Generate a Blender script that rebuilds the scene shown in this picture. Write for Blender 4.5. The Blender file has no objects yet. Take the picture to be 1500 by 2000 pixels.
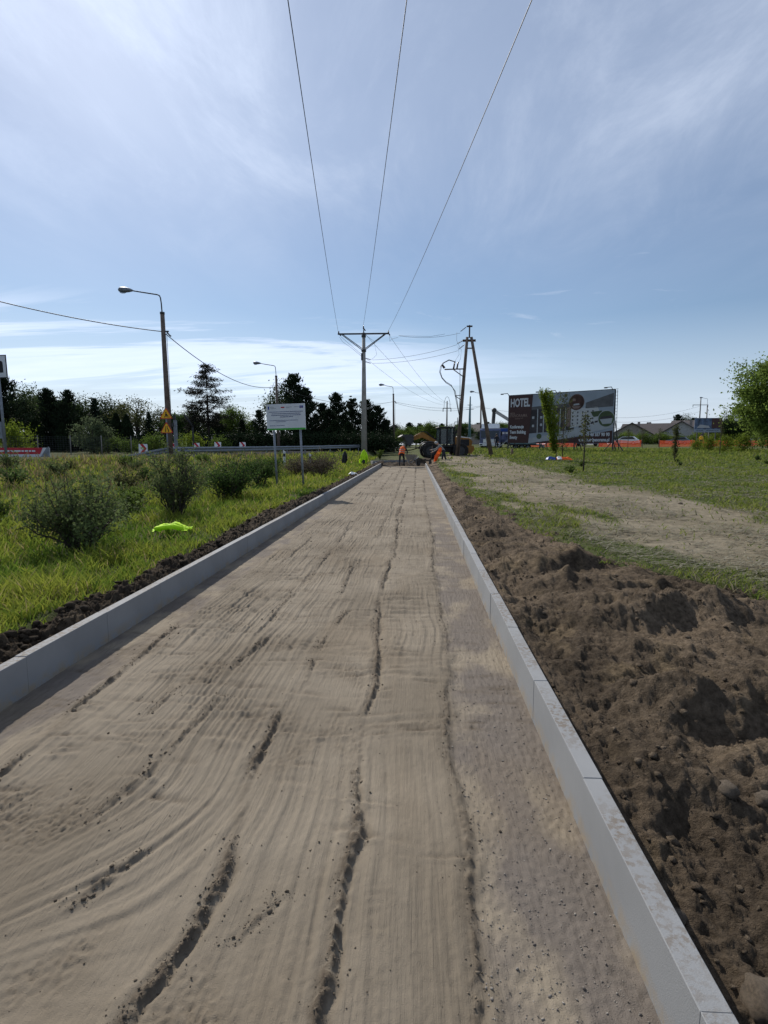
import bpy, bmesh, math, random
import numpy as np
from mathutils import Vector, Matrix
R = math.radians
scene = bpy.context.scene
COL = scene.collection
random.seed(7)

# ------------------------------------------------------------------ camera
cam_d = bpy.data.cameras.new('camera'); cam = bpy.data.objects.new('camera', cam_d); COL.objects.link(cam)
cam_d.sensor_fit = 'VERTICAL'; cam_d.sensor_height = 36.0; cam_d.lens = 36.0*1100/2000
cam_d.clip_start = 0.05; cam_d.clip_end = 6000
cam.location = (0, 0, 1.5); cam.rotation_euler = (R(90-6.84), 0, R(3.22))
scene.camera = cam

# ------------------------------------------------------------------ sky and sun
SUN_EL, SUN_AZ = 36.0, 31.0            # azimuth measured to the left of the path direction (+Y)
sdir = Vector((-math.sin(R(SUN_AZ))*math.cos(R(SUN_EL)), math.cos(R(SUN_AZ))*math.cos(R(SUN_EL)), math.sin(R(SUN_EL))))
world = bpy.data.worlds.new('World'); scene.world = world; world.use_nodes = True
nt = world.node_tree; nt.nodes.clear()
def N(t, **kw):
    n = nt.nodes.new(t)
    for k, v in kw.items(): setattr(n, k, v)
    return n
def L(a, b): nt.links.new(a, b)
out = N('ShaderNodeOutputWorld'); bg = N('ShaderNodeBackground'); bg.inputs['Strength'].default_value = 0.088
sky = N('ShaderNodeTexSky', sky_type='NISHITA'); sky.sun_disc = False
sky.sun_elevation = R(SUN_EL); sky.sun_rotation = R(-SUN_AZ); sky.air_density = 1.0; sky.dust_density = 0.25; sky.ozone_density = 3.5
tc = N('ShaderNodeTexCoord'); sep = N('ShaderNodeSeparateXYZ'); L(tc.outputs['Generated'], sep.inputs[0])
def M(op, a, b=None, c=None, clamp=False):
    n = N('ShaderNodeMath', operation=op); n.use_clamp = clamp
    for i, v in enumerate((a, b, c)):
        if v is None: continue
        if isinstance(v, (int, float)): n.inputs[i].default_value = v
        else: L(v, n.inputs[i])
    return n.outputs[0]
def MR(v, a, b, c=0.0, d=1.0):
    n = N('ShaderNodeMapRange', interpolation_type='SMOOTHSTEP'); L(v, n.inputs[0])
    for i, k in zip((1, 2, 3, 4), (a, b, c, d)): n.inputs[i].default_value = k
    return n.outputs[0]
den = M('ADD', M('MAXIMUM', sep.outputs[2], 0.0), 0.10)
px_ = M('DIVIDE', sep.outputs[0], den); py_ = M('DIVIDE', sep.outputs[1], den)
def cloudnoise(sx, sy, ox, detail, rough, dist):
    cb = N('ShaderNodeCombineXYZ')
    L(M('MULTIPLY_ADD', px_, sx, ox), cb.inputs[0]); L(M('MULTIPLY_ADD', py_, sy, ox*0.7), cb.inputs[1])
    n = N('ShaderNodeTexNoise'); n.inputs['Scale'].default_value = 1.0; n.inputs['Detail'].default_value = detail
    n.inputs['Roughness'].default_value = rough; n.inputs['Distortion'].default_value = dist
    L(cb.outputs[0], n.inputs['Vector']); return n.outputs['Fac']
zz_ = sep.outputs[2]
veil = M('MULTIPLY', MR(cloudnoise(0.55, 0.30, 3.1, 8, 0.58, 0.25), 0.10, 0.72), MR(zz_, 0.10, 0.46))
fib = M('MULTIPLY', MR(cloudnoise(2.6, 1.1, 41.0, 10, 0.66, 0.5), 0.40, 0.75), MR(zz_, 0.16, 0.40))
wisp = M('MULTIPLY', M('MULTIPLY', MR(cloudnoise(1.5, 2.6, 11.7, 9, 0.64, 1.4), 0.50, 0.78), MR(cloudnoise(0.6, 0.5, 5.2, 2, 0.5, 0.0), 0.42, 0.62)), MR(zz_, 0.10, 0.2))
lown = cloudnoise(0.30, 1.15, 95.5, 9, 0.62, 0.5)
low = M('MULTIPLY', M('MULTIPLY', MR(lown, 0.42, 0.54), MR(cloudnoise(0.17, 0.10, 14.2, 2, 0.5, 0.0), 0.42, 0.56)), M('MULTIPLY', MR(zz_, 0.04, 0.09), MR(zz_, 0.26, 0.14)))
lowt = MR(cloudnoise(1.3, 5.0, 31.0, 6, 0.6, 0.3), 0.25, 0.75, 0.72, 1.0)
hor = M('POWER', MR(zz_, 0.30, -0.02), 1.5)
mask = M('MAXIMUM', M('MAXIMUM', M('MULTIPLY', M('MULTIPLY', veil, M('MULTIPLY_ADD', fib, 0.50, 0.62)), 0.74), M('MULTIPLY', wisp, 0.42)), M('MAXIMUM', M('MULTIPLY', M('MULTIPLY', low, lowt), 0.92), M('MULTIPLY', hor, 0.80)), clamp=True)
dot = N('ShaderNodeVectorMath', operation='DOT_PRODUCT'); L(tc.outputs['Generated'], dot.inputs[0]); dot.inputs[1].default_value = sdir
glow = M('POWER', M('MAXIMUM', dot.outputs['Value'], 0.0), 18.0)
cs = M('MULTIPLY_ADD', low, 2.6, M('MULTIPLY_ADD', glow, 4.0, 8.6))
ccol = N('ShaderNodeCombineColor'); L(M('MULTIPLY', cs, 0.90), ccol.inputs[0]); L(M('MULTIPLY', cs, 1.02), ccol.inputs[1]); L(M('MULTIPLY', cs, 1.25), ccol.inputs[2])
mixs = N('ShaderNodeMix', data_type='RGBA'); L(mask, mixs.inputs[0]); L(sky.outputs[0], mixs.inputs[6]); L(ccol.outputs[0], mixs.inputs[7])
L(mixs.outputs[2], bg.inputs[0]); L(bg.outputs[0], out.inputs[0])
sl = bpy.data.lights.new('sun', 'SUN'); sl.energy = 5.0; sl.angle = R(0.53); sl.color = (1.0, 0.945, 0.86)
so = bpy.data.objects.new('sun', sl); COL.objects.link(so); so.rotation_euler = sdir.to_track_quat('Z', 'Y').to_euler(); so.location = sdir*60
vs = scene.view_settings; vs.view_transform = 'Standard'; vs.look = 'None'; vs.gamma = 1.0; vs.exposure = 0.0
scene.cycles.use_denoising = True
scene.cycles.max_bounces = 6; scene.cycles.transparent_max_bounces = 6

# ------------------------------------------------------------------ helpers
def tag(o, label=None, cat=None, group=None, kind=None):
    if label: o['label'] = label
    if cat: o['category'] = cat
    if group: o['group'] = group
    if kind: o['kind'] = kind
    return o
def empty(name, loc=(0, 0, 0), rz=0.0, label=None, cat=None, group=None, rx=0.0, ry=0.0):
    o = bpy.data.objects.new(name, None); o.empty_display_size = 0.2; COL.objects.link(o)
    o.location = loc; o.rotation_euler = (rx, ry, rz); return tag(o, label, cat, group)
def link(name, me, parent=None, loc=None, rot=None, scale=None):
    o = bpy.data.objects.new(name, me); COL.objects.link(o)
    if parent: o.parent = parent
    if loc is not None: o.location = loc
    if rot is not None: o.rotation_euler = rot
    if scale is not None: o.scale = scale
    return o
def mesh_np(name, V, F, mat=None, col=None, smooth=False):
    V = np.asarray(V, np.float32); F = np.asarray(F, np.int32); k = F.shape[1]
    me = bpy.data.meshes.new(name); me.vertices.add(len(V)); me.vertices.foreach_set('co', V.ravel())
    me.loops.add(F.size); me.loops.foreach_set('vertex_index', F.ravel())
    me.polygons.add(len(F)); me.polygons.foreach_set('loop_start', np.arange(0, F.size, k, dtype=np.int32))
    me.polygons.foreach_set('loop_total', np.full(len(F), k, np.int32))
    if smooth: me.polygons.foreach_set('use_smooth', np.ones(len(F), bool))
    me.update(calc_edges=True)
    if col is not None:
        a = me.color_attributes.new('Col', 'FLOAT_COLOR', 'POINT')
        c = np.ones((len(V), 4), np.float32); c[:, :3] = col; a.data.foreach_set('color', c.ravel())
    if mat: me.materials.append(mat)
    me.validate(); return me
def grid_faces(nr, nc):
    i = np.arange(nr-1)[:, None]*nc + np.arange(nc-1)[None, :]
    return np.stack([i, i+1, i+nc+1, i+nc], -1).reshape(-1, 4)

class MB:
    """collects shapes into one mesh"""
    def __init__(s): s.v = []; s.f = []; s.sm = []
    def add(s, vs, fs, smooth=False):
        b = len(s.v); s.v += [tuple(p) for p in vs]
        for f in fs: s.f.append([b+i for i in f]); s.sm.append(smooth)
        return s
    def box(s, c, d, rz=0.0, bev=0.0, m=None):
        x, y, z = d[0]/2, d[1]/2, d[2]/2
        if bev > 0:
            b = min(bev, x*.9, y*.9, z*.9); V = []; F = []
            for sz in (-1, 1):
                for (ix, iz) in ((b, 0), (0, b)) if sz < 0 else ((0, b), (b, 0)):
                    hx, hy = x-ix, y-ix; zz = sz*(z-iz)
                    cb = b
                    V += [(hx, -hy+cb, zz), (hx, hy-cb, zz), (hx-cb, hy, zz), (-hx+cb, hy, zz), (-hx, hy-cb, zz), (-hx, -hy+cb, zz), (-hx+cb, -hy, zz), (hx-cb, -hy, zz)]
            for r in range(3):
                for k in range(8): F.append((r*8+k, r*8+(k+1) % 8, (r+1)*8+(k+1) % 8, (r+1)*8+k))
            F.append(tuple(range(7, -1, -1))); F.append(tuple(range(24, 32)))
        else:
            V = [(-x, -y, -z), (x, -y, -z), (x, y, -z), (-x, y, -z), (-x, -y, z), (x, -y, z), (x, y, z), (-x, y, z)]
            F = [(3, 2, 1, 0), (4, 5, 6, 7), (0, 1, 5, 4), (1, 2, 6, 5), (2, 3, 7, 6), (3, 0, 4, 7)]
        Mx = m if m is not None else Matrix.Rotation(rz, 3, 'Z')
        c = Vector(c); return s.add([Mx @ Vector(p) + c for p in V], F)
    def bar(s, a, b, w, h=None):
        a, b = Vector(a), Vector(b); d = b-a; h = h or w
        q = d.to_track_quat('X', 'Z').to_matrix()
        return s.box((a+b)/2, (d.length, w, h), m=q)
    def cyl(s, a, b, r0, r1=None, n=10, caps=True, smooth=True):
        a, b = Vector(a), Vector(b); r1 = r0 if r1 is None else r1
        q = (b-a).to_track_quat('Z', 'Y').to_matrix()
        V = []
        for p, r in ((a, r0), (b, r1)):
            for k in range(n):
                t = 2*math.pi*k/n; V.append(p + q @ Vector((r*math.cos(t), r*math.sin(t), 0)))
        base = len(s.v)
        s.add(V, [(k, (k+1) % n, n+(k+1) % n, n+k) for k in range(n)], smooth)
        if caps:
            s.f.append([base+k for k in range(n-1, -1, -1)]); s.sm.append(False)
            s.f.append([base+n+k for k in range(n)]); s.sm.append(False)
        return s
    def tube(s, pts, r, n=6, smooth=True):
        pts = [Vector(p) for p in pts]; m = len(pts); V = []
        rr = r if isinstance(r, (list, tuple)) else [r]*m
        for i, p in enumerate(pts):
            d = (pts[min(i+1, m-1)]-pts[max(i-1, 0)]); q = d.to_track_quat('Z', 'Y').to_matrix()
            for k in range(n):
                t = 2*math.pi*k/n; V.append(p + q @ Vector((rr[i]*math.cos(t), rr[i]*math.sin(t), 0)))
        F = [(i*n+k, i*n+(k+1) % n, (i+1)*n+(k+1) % n, (i+1)*n+k) for i in range(m-1) for k in range(n)]
        F += [tuple(range(n-1, -1, -1))]; F += [tuple((m-1)*n+k for k in range(n))]
        return s.add(V, F, smooth)
    def prism(s, poly, t, axis='y', o=0.0):
        """polygon in (x,z) extruded along y from o to o+t"""
        n = len(poly); A = [(x, o, z) for x, z in poly]; B = [(x, o+t, z) for x, z in poly]
        if axis == 'x': A = [(o, x, z) for x, z in poly]; B = [(o+t, x, z) for x, z in poly]
        if axis == 'z': A = [(x, z, o) for x, z in poly]; B = [(x, z, o+t) for x, z in poly]
        F = [tuple(range(n)), tuple(range(2*n-1, n-1, -1))] + [(i, n+i, n+(i+1) % n, (i+1) % n) for i in range(n)]
        return s.add(A+B, F)
    def ball(s, c, r, nu=10, nv=7, sc=(1, 1, 1), top=None):
        V = []; F = []
        for j in range(nv+1):
            ph = math.pi*j/nv
            for i in range(nu):
                t = 2*math.pi*i/nu; V.append((c[0]+r*sc[0]*math.sin(ph)*math.cos(t), c[1]+r*sc[1]*math.sin(ph)*math.sin(t), c[2]+r*sc[2]*math.cos(ph)))
        for j in range(nv):
            for i in range(nu): F.append((j*nu+i, (j+1)*nu+i, (j+1)*nu+(i+1) % nu, j*nu+(i+1) % nu))
        return s.add(V, F, True)
    def mesh(s, name, mat):
        me = bpy.data.meshes.new(name); me.from_pydata(s.v, [], s.f)
        me.polygons.foreach_set('use_smooth', s.sm); me.materials.append(mat); me.update()
        bm = bmesh.new(); bm.from_mesh(me); bmesh.ops.recalc_face_normals(bm, faces=bm.faces); bm.to_mesh(me); bm.free()
        return me
    def build(s, name, mat, parent=None, loc=None, rot=None): return link(name, s.mesh(name, mat), parent, loc, rot)

# ------------------------------------------------------------------ numpy noise
def _h(ix, iy, seed):
    n = (ix.astype(np.int64)*374761393 + iy.astype(np.int64)*668265263 + seed*2246822519) & 0xffffffff
    n = ((n ^ (n >> 13))*1274126177) & 0xffffffff
    return ((n ^ (n >> 16)) & 0xffff)/65535.0
def noise(x, y, seed=0):
    x = np.asarray(x, float); y = np.asarray(y, float); x, y = np.broadcast_arrays(x, y)
    ix = np.floor(x); iy = np.floor(y); fx = x-ix; fy = y-iy; r = 0
    u = fx*fx*fx*(fx*(fx*6-15)+10); v = fy*fy*fy*(fy*(fy*6-15)+10)
    g = []
    for dx in (0, 1):
        for dy in (0, 1):
            a = _h(ix+dx, iy+dy, seed)*2*np.pi; g.append(np.cos(a)*(fx-dx)+np.sin(a)*(fy-dy))
    return 1.45*((g[0]*(1-v)+g[1]*v)*(1-u) + (g[2]*(1-v)+g[3]*v)*u)
def fbm(x, y, seed=0, oct=4, gain=0.5, lac=2.03):
    r = 0; a = 1.0; f = 1.0
    for o in range(oct): r = r + a*noise(np.asarray(x)*f, np.asarray(y)*f, seed+o*17); a *= gain; f *= lac
    return r
def sstep(a, b, x):
    t = np.clip((np.asarray(x, float)-a)/(b-a), 0, 1); return t*t*(3-2*t)

# ------------------------------------------------------------------ materials
def mat(name, col, rough=0.85, var=0.18, scale=6.0, bump=0.0, bscale=None, metal=0.0, spec=0.3, attr=False, trans=0.0, col2=None, detail=5, stretch=None):
    m = bpy.data.materials.new(name); m.use_nodes = True; t = m.node_tree; n = t.nodes; l = t.links
    p = n['Principled BSDF']; p.inputs['Roughness'].default_value = rough; p.inputs['Metallic'].default_value = metal
    p.inputs['Specular IOR Level'].default_value = spec
    g = n.new('ShaderNodeTexCoord'); mp = n.new('ShaderNodeMapping'); l.new(g.outputs['Object'], mp.inputs[0])
    if stretch: mp.inputs['Scale'].default_value = stretch
    no = n.new('ShaderNodeTexNoise'); no.inputs['Scale'].default_value = scale; no.inputs['Detail'].default_value = detail; no.inputs['Roughness'].default_value = 0.62
    l.new(mp.outputs[0], no.inputs['Vector'])
    mx = n.new('ShaderNodeMix'); mx.data_type = 'RGBA'
    c2 = col2 if col2 else tuple(c*(1-2*var) for c in col); c1 = col if col2 else tuple(min(1, c*(1+var)) for c in col)
    rp = n.new('ShaderNodeMapRange'); rp.inputs[1].default_value = 0.3; rp.inputs[2].default_value = 0.7; l.new(no.outputs[0], rp.inputs[0])
    l.new(rp.outputs[0], mx.inputs[0]); mx.inputs[6].default_value = (*c2, 1); mx.inputs[7].default_value = (*c1, 1)
    src = mx.outputs[2]
    if attr:
        at = n.new('ShaderNodeVertexColor'); at.layer_name = 'Col'
        ml = n.new('ShaderNodeMix'); ml.data_type = 'RGBA'; ml.blend_type = 'MULTIPLY'; ml.inputs[0].default_value = 1.0
        l.new(src, ml.inputs[6]); l.new(at.outputs[0], ml.inputs[7]); src = ml.outputs[2]
    l.new(src, p.inputs['Base Color'])
    if bump:
        nb = n.new('ShaderNodeTexNoise'); nb.inputs['Scale'].default_value = bscale or scale*5; nb.inputs['Detail'].default_value = 6; nb.inputs['Roughness'].default_value = 0.7
        l.new(mp.outputs[0], nb.inputs['Vector'])
        b = n.new('ShaderNodeBump'); b.inputs['Strength'].default_value = 1.0; b.inputs['Distance'].default_value = bump
        l.new(nb.outputs[0], b.inputs['Height']); l.new(b.outputs[0], p.inputs['Normal'])
    if trans:
        tr = n.new('ShaderNodeBsdfTranslucent'); l.new(src, tr.inputs[0]); ms = n.new('ShaderNodeMixShader'); ms.inputs[0].default_value = trans
        l.new(p.outputs[0], ms.inputs[1]); l.new(tr.outputs[0], ms.inputs[2]); l.new(ms.outputs[0], n['Material Output'].inputs[0])
    return m
def glassmat(name, col, alpha=0.55):
    m = mat(name, col, 0.06, 0.05, 3, spec=0.6); m.node_tree.nodes['Principled BSDF'].inputs['Alpha'].default_value = alpha; return m
W1 = (1, 1, 1)
MT = dict(
 sand=mat('sand', W1, 0.95, 0.07, 9, bump=0.004, bscale=260, spec=0.1, attr=True),
 soil=mat('soil', W1, 0.97, 0.34, 26, bump=0.035, bscale=80, spec=0.08, attr=True),
 turf=mat('turf', W1, 0.97, 0.25, 5, bump=0.02, bscale=40, spec=0.05, attr=True),
 grass=mat('grass', W1, 0.7, 0.10, 3, spec=0.08, attr=True, trans=0.42),
 crumb=mat('crumb', W1, 0.95, 0.2, 30, spec=0.1, attr=True),
 conc=mat('concrete', (0.30, 0.285, 0.26), 0.85, 0.14, 2.5, bump=0.003, bscale=90),
 conc_dark=mat('concrete_dark', (0.20, 0.185, 0.17), 0.9, 0.22, 3.0, bump=0.004, bscale=40),
 conc_brown=mat('concrete_brown', (0.15, 0.115, 0.095), 0.9, 0.25, 2.0, bump=0.004, bscale=40),
 steel=mat('steel', (0.30, 0.31, 0.32), 0.5, 0.12, 8, metal=0.6),
 galv=mat('galvanised', (0.21, 0.23, 0.26), 0.5, 0.15, 6, metal=0.35),
 dsteel=mat('dark_steel', (0.06, 0.062, 0.065), 0.6, 0.2, 9, metal=0.3),
 rust=mat('rusty_steel', (0.075, 0.05, 0.04), 0.8, 0.3, 9),
 ceram=mat('ceramic', (0.05, 0.025, 0.02), 0.25, 0.1, 5),
 wire=mat('wire', (0.05, 0.05, 0.052), 0.6, 0.1, 5),
 white=mat('white_paint', (0.74, 0.75, 0.76), 0.5, 0.06, 3),
 signw=mat('sign_white', (0.62, 0.63, 0.66), 0.55, 0.06, 2),
 black=mat('black', (0.018, 0.018, 0.02), 0.6, 0.1, 5),
 rubber=mat('rubber', (0.025, 0.024, 0.023), 0.9, 0.3, 12),
 red=mat('red', (0.45, 0.02, 0.035), 0.55, 0.08, 4),
 yellow=mat('sign_yellow', (0.80, 0.42, 0.02), 0.5, 0.08, 4),
 myellow=mat('machine_yellow', (0.30, 0.135, 0.022), 0.45, 0.16, 2.5),
 orange=mat('orange_cloth', (0.95, 0.16, 0.03), 0.8, 0.1, 9, trans=0.25),
 ornet=mat('orange_net', (0.62, 0.10, 0.045), 0.8, 0.15, 3, trans=0.3),
 hiviz=mat('hiviz_cloth', (0.60, 0.95, 0.03), 0.75, 0.10, 9, trans=0.25),
 blue=mat('blue', (0.02, 0.07, 0.32), 0.45, 0.1, 3),
 green=mat('green', (0.06, 0.35, 0.05), 0.5, 0.1, 3),
 glass=glassmat('glass', (0.06, 0.09, 0.10)),
 dglass=mat('dark_glass', (0.03, 0.036, 0.04), 0.08, 0.1, 2, spec=0.6),
 skin=mat('skin', (0.46, 0.27, 0.19), 0.6, 0.08, 8),
 navy=mat('navy_cloth', (0.028, 0.03, 0.042), 0.9, 0.15, 9),
 greycloth=mat('grey_cloth', (0.27, 0.265, 0.25), 0.9, 0.12, 8),
 blackcloth=mat('black_cloth', (0.03, 0.03, 0.034), 0.9, 0.15, 8),
 wood=mat('wood', (0.16, 0.11, 0.07), 0.85, 0.25, 6, stretch=(1, 1, .15)),
 pine_bark=mat('pine_bark', (0.055, 0.042, 0.034), 0.95, 0.3, 6),
 bark=mat('bark', (0.075, 0.062, 0.05), 0.95, 0.3, 8),
 asphalt=mat('asphalt', (0.05, 0.05, 0.052), 1.0, 0.15, 5, bump=0.004, bscale=60, spec=0.0),
 brown=mat('board_brown', (0.055, 0.024, 0.022), 0.5, 0.06, 2),
 roof=mat('roof', (0.085, 0.072, 0.07), 0.8, 0.15, 3),
 roofred=mat('roof_red', (0.22, 0.11, 0.095), 0.8, 0.15, 3),
 plaster=mat('plaster', (0.30, 0.26, 0.23), 0.85, 0.1, 2),
 plasterw=mat('plaster_white', (0.42, 0.41, 0.40), 0.85, 0.1, 2),
 teal=mat('teal_paint', (0.11, 0.20, 0.22), 0.5, 0.1, 3),
 stone=mat('field_stone', (0.16, 0.125, 0.09), 0.9, 0.2, 7, bump=0.01, bscale=30),
)
def leafmat(name, c, tr=0.4, var=0.3): return mat(name, c, 0.8, var, 1.2, spec=0.06, trans=tr)
LF = dict(
 pine=leafmat('pine_needles', (0.022, 0.034, 0.018), 0.12), spruce=leafmat('spruce_needles', (0.026, 0.042, 0.024), 0.12),
 thuja=leafmat('thuja_foliage', (0.022, 0.036, 0.016), 0.1), larch=leafmat('larch_needles', (0.030, 0.030, 0.022), 0.15),
 spring=leafmat('spring_leaves', (0.10, 0.15, 0.03), 0.45), mid=leafmat('green_leaves', (0.06, 0.105, 0.028), 0.4),
 dull=leafmat('dull_leaves', (0.058, 0.082, 0.034), 0.35), willow=leafmat('willow_leaves', (0.10, 0.13, 0.065), 0.4),
 olive=leafmat('olive_leaves', (0.085, 0.095, 0.035), 0.35), shrub=leafmat('shrub_leaves', (0.125, 0.165, 0.062), 0.42),
 rtree=leafmat('right_tree_leaves', (0.17, 0.24, 0.05), 0.48), twig=leafmat('dry_twigs', (0.105, 0.09, 0.065), 0.2), bright=leafmat('bright_leaves', (0.15, 0.20, 0.025), 0.45))  # rtree: paler yellow-green leaf colour of the big right-hand tree
# kerb concrete: pale precast with brown soil lying on the upper faces
def kerbmat():
    m = mat('kerb_concrete', (0.235, 0.24, 0.245), 0.8, 0.07, 1.6, bump=0.0015, bscale=220); t = m.node_tree; n = t.nodes; l = t.links
    p = n['Principled BSDF']; src = p.inputs['Base Color'].links[0].from_socket
    ge = n.new('ShaderNodeNewGeometry'); sp = n.new('ShaderNodeSeparateXYZ'); l.new(ge.outputs['Normal'], sp.inputs[0])
    up = n.new('ShaderNodeMapRange'); up.inputs[1].default_value = 0.75; up.inputs[2].default_value = 0.95; l.new(sp.outputs[2], up.inputs[0])
    def nz(s, a, b, d=6):
        k = n.new('ShaderNodeTexNoise'); k.inputs['Scale'].default_value = s; k.inputs['Detail'].default_value = d; k.inputs['Roughness'].default_value = 0.7; l.new(ge.outputs['Position'], k.inputs['Vector'])
        r = n.new('ShaderNodeMapRange'); r.inputs[1].default_value = a; r.inputs[2].default_value = b; l.new(k.outputs[0], r.inputs[0]); return r.outputs[0]
    def mu(a, b):
        k = n.new('ShaderNodeMath'); k.operation = 'MULTIPLY'; l.new(a, k.inputs[0]); l.new(b, k.inputs[1]); return k.outputs[0]
    d = mu(mu(nz(1.3, 0.42, 0.58, 3), nz(40, 0.46, 0.56)), up.outputs[0])
    x = n.new('ShaderNodeMix'); x.data_type = 'RGBA'; l.new(d, x.inputs[0]); l.new(src, x.inputs[6]); x.inputs[7].default_value = (0.15, 0.125, 0.10, 1)
    sz = n.new('ShaderNodeSeparateXYZ'); l.new(ge.outputs['Position'], sz.inputs[0])
    lo = n.new('ShaderNodeMapRange'); lo.inputs[1].default_value = 0.075; lo.inputs[2].default_value = 0.0; l.new(sz.outputs[2], lo.inputs[0])
    e = mu(lo.outputs[0], nz(9, 0.42, 0.6))
    y = n.new('ShaderNodeMix'); y.data_type = 'RGBA'; l.new(e, y.inputs[0]); l.new(x.outputs[2], y.inputs[6]); y.inputs[7].default_value = (0.27, 0.22, 0.16, 1)
    l.new(y.outputs[2], p.inputs['Base Color']); return m
MT['kerb'] = kerbmat()
def streaks(m):      # fine rake lines running along the path
    t = m.node_tree; n = t.nodes; l = t.links; p = n['Principled BSDF']; b0 = p.inputs['Normal'].links[0].from_node
    g = n.new('ShaderNodeTexCoord'); mp = n.new('ShaderNodeMapping'); mp.inputs['Scale'].default_value = (1, 0.035, 1); l.new(g.outputs['Object'], mp.inputs[0])
    k = n.new('ShaderNodeTexNoise'); k.inputs['Scale'].default_value = 95; k.inputs['Detail'].default_value = 3; k.inputs['Distortion'].default_value = 0.4; l.new(mp.outputs[0], k.inputs['Vector'])
    pn = n.new('ShaderNodeTexNoise'); pn.inputs['Scale'].default_value = 1.1; pn.inputs['Detail'].default_value = 3; l.new(g.outputs['Object'], pn.inputs['Vector'])
    pr = n.new('ShaderNodeMapRange'); pr.inputs[1].default_value = 0.36; pr.inputs[2].default_value = 0.56; pr.inputs[3].default_value = 0.35; l.new(pn.outputs[0], pr.inputs[0])
    pm = n.new('ShaderNodeMath'); pm.operation = 'MULTIPLY'; l.new(k.outputs[0], pm.inputs[0]); l.new(pr.outputs[0], pm.inputs[1])
    b = n.new('ShaderNodeBump'); b.inputs['Distance'].default_value = 0.0055; b.inputs['Strength'].default_value = 0.8; l.new(pm.outputs[0], b.inputs['Height']); l.new(b0.outputs[0], b.inputs['Normal']); l.new(b.outputs[0], p.inputs['Normal'])
streaks(MT['sand'])

# ------------------------------------------------------------------ terrain
XL, XR, KW, KH = -2.36, 0.655, 0.073, 0.22
RAILY = np.array([-30, 5, 14, 20, 24, 27, 35, 45, 60, 80, 95, 130, 200, 400.])
RAILX = np.array([-62, -31, -24, -18.8, -15.6, -13.9, -11.6, -9.0, -6.2, -2.4, 3.5, 25, 75, 220.])
def zg(X, Y):
    X = np.asarray(X, float); Y = np.asarray(Y, float)
    Yc = np.clip(Y, 0, None); zr = 0.2 + 1.35*(1-np.exp(-0.00027*Yc**2/1.35))
    xr = np.interp(Y, RAILY, RAILX); a = np.minimum(xr+1.2, -4.6)
    t = np.clip((-4.2-X)/(-4.2-a+1e-6), 0, 1); t = t*t*(3-2*t)
    zroad = 0.64 + 0.35*sstep(35, 100, Y)
    zd = 0.10 + 0.35*sstep(42, 75, Y) + 0.07*sstep(-3.4, -2.6, X) - 0.10*np.exp(-((X+5.2)/1.1)**2)*(1-sstep(30, 45, Y))
    zl = zd*(1-t) + zroad*t
    zl = zl + 0.17*np.exp(-((X-xr-1.5)/1.3)**2)*(1-sstep(28, 40, Y))
    w = sstep(-1.5, 2.2, X); z = zl*(1-w) + zr*w
    k = sstep(-4.0, -3.0, X)*(1-sstep(0.8, 1.7, X))*sstep(36, 39, Y)*(1-sstep(46, 50, Y)); z = z*(1-k)
    nr = np.exp(-np.abs(Y)/60)
    return z + nr*(0.035*fbm(X*0.5, Y*0.5, 5, 3) + 0.015*noise(X*2.3, Y*2.3, 9))*(1-sstep(-0.35, 0.3, -np.abs(X-(XL+XR)/2)+1.9))
def track(X, Y):      # bare trodden band to the right of the path
    lo = np.interp(Y, [0, 5.8, 7.8, 16, 28, 45], [3.9, 3.5, 2.8, 2.3, 1.9, 2.0]); hi = np.interp(Y, [0, 11, 15, 24, 42, 50], [7.0, 6.4, 5.9, 5.6, 5.4, 6.2])
    n = 1.0*fbm(X*0.8, Y*0.35, 31, 5, 0.6)
    return sstep(-0.5, 0.35, X-lo+n)*sstep(-0.6, 0.6, hi-X+n)*(1-sstep(44, 52, Y+2*n))*sstep(-20, -5, Y)
def lin(a, b, k):
    k = k[..., None]; return np.asarray(a)*(1-k)+np.asarray(b)*k
EDY = [0.5, 3, 4.2, 4.8, 5.77, 6.3, 7.25, 9.13, 15, 24, 40, 46]; EDX = [3.9, 3.6, 3.2, 2.97, 2.54, 2.15, 2.1, 1.72, 1.48, 1.42, 1.5, 1.7]
# one sheet to the horizon
gx = np.concatenate([-np.geomspace(900, 12, 46), np.arange(-11.8, XL-0.1, 0.16), [XL-KW-0.03, XL-KW+0.02, XL-0.01, -1.6, -0.8, 0.0, XR+0.01, XR+KW-0.02, XR+KW+0.03], np.arange(XR+0.16, 9, 0.16), np.geomspace(9.2, 900, 54)])
gy = np.concatenate([[-60, -30, -12, -5, -2.7, -2.3, -2, -1.5, -1, -.5], np.arange(0, 26, 0.2), np.geomspace(26.2, 70, 80), np.geomspace(72, 2500, 40)])
GX, GY = np.meshgrid(gx, gy); GZ = zg(GX, GY)
xe_g = np.interp(GY, EDY, EDX); GZ = GZ - 0.40*sstep(0.02, 0.42, xe_g-GX)*(GX > XR)*(GY > -2.4)*(GY < 44)
GZ = GZ - 0.22*sstep(XL-KW-0.40, XL-KW-0.20, GX)*(GX < XL)*(GY > -2.4)*(GY < 44)
inside = (GX > XL-KW-0.0) & (GX < XR+KW+0.0) & (GY < 39.6) & (GY > -2.6); GZ = np.where(inside, -0.14, GZ)
dist = np.hypot(GX, GY)
tk = track(GX, GY); dry = np.clip(0.5+0.9*fbm(GX*0.35, GY*0.35, 77, 4), 0, 1)
green = lin((0.075, 0.095, 0.030), (0.125, 0.125, 0.06), dry*0.8); C = lin(green, lin((0.34, 0.285, 0.215), (0.24, 0.20, 0.14), dry), tk*0.85)
left = sstep(-2.0, -3.2, GX); C = lin(C, (0.045, 0.055, 0.02), left*(1-0.4*dry))
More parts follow.
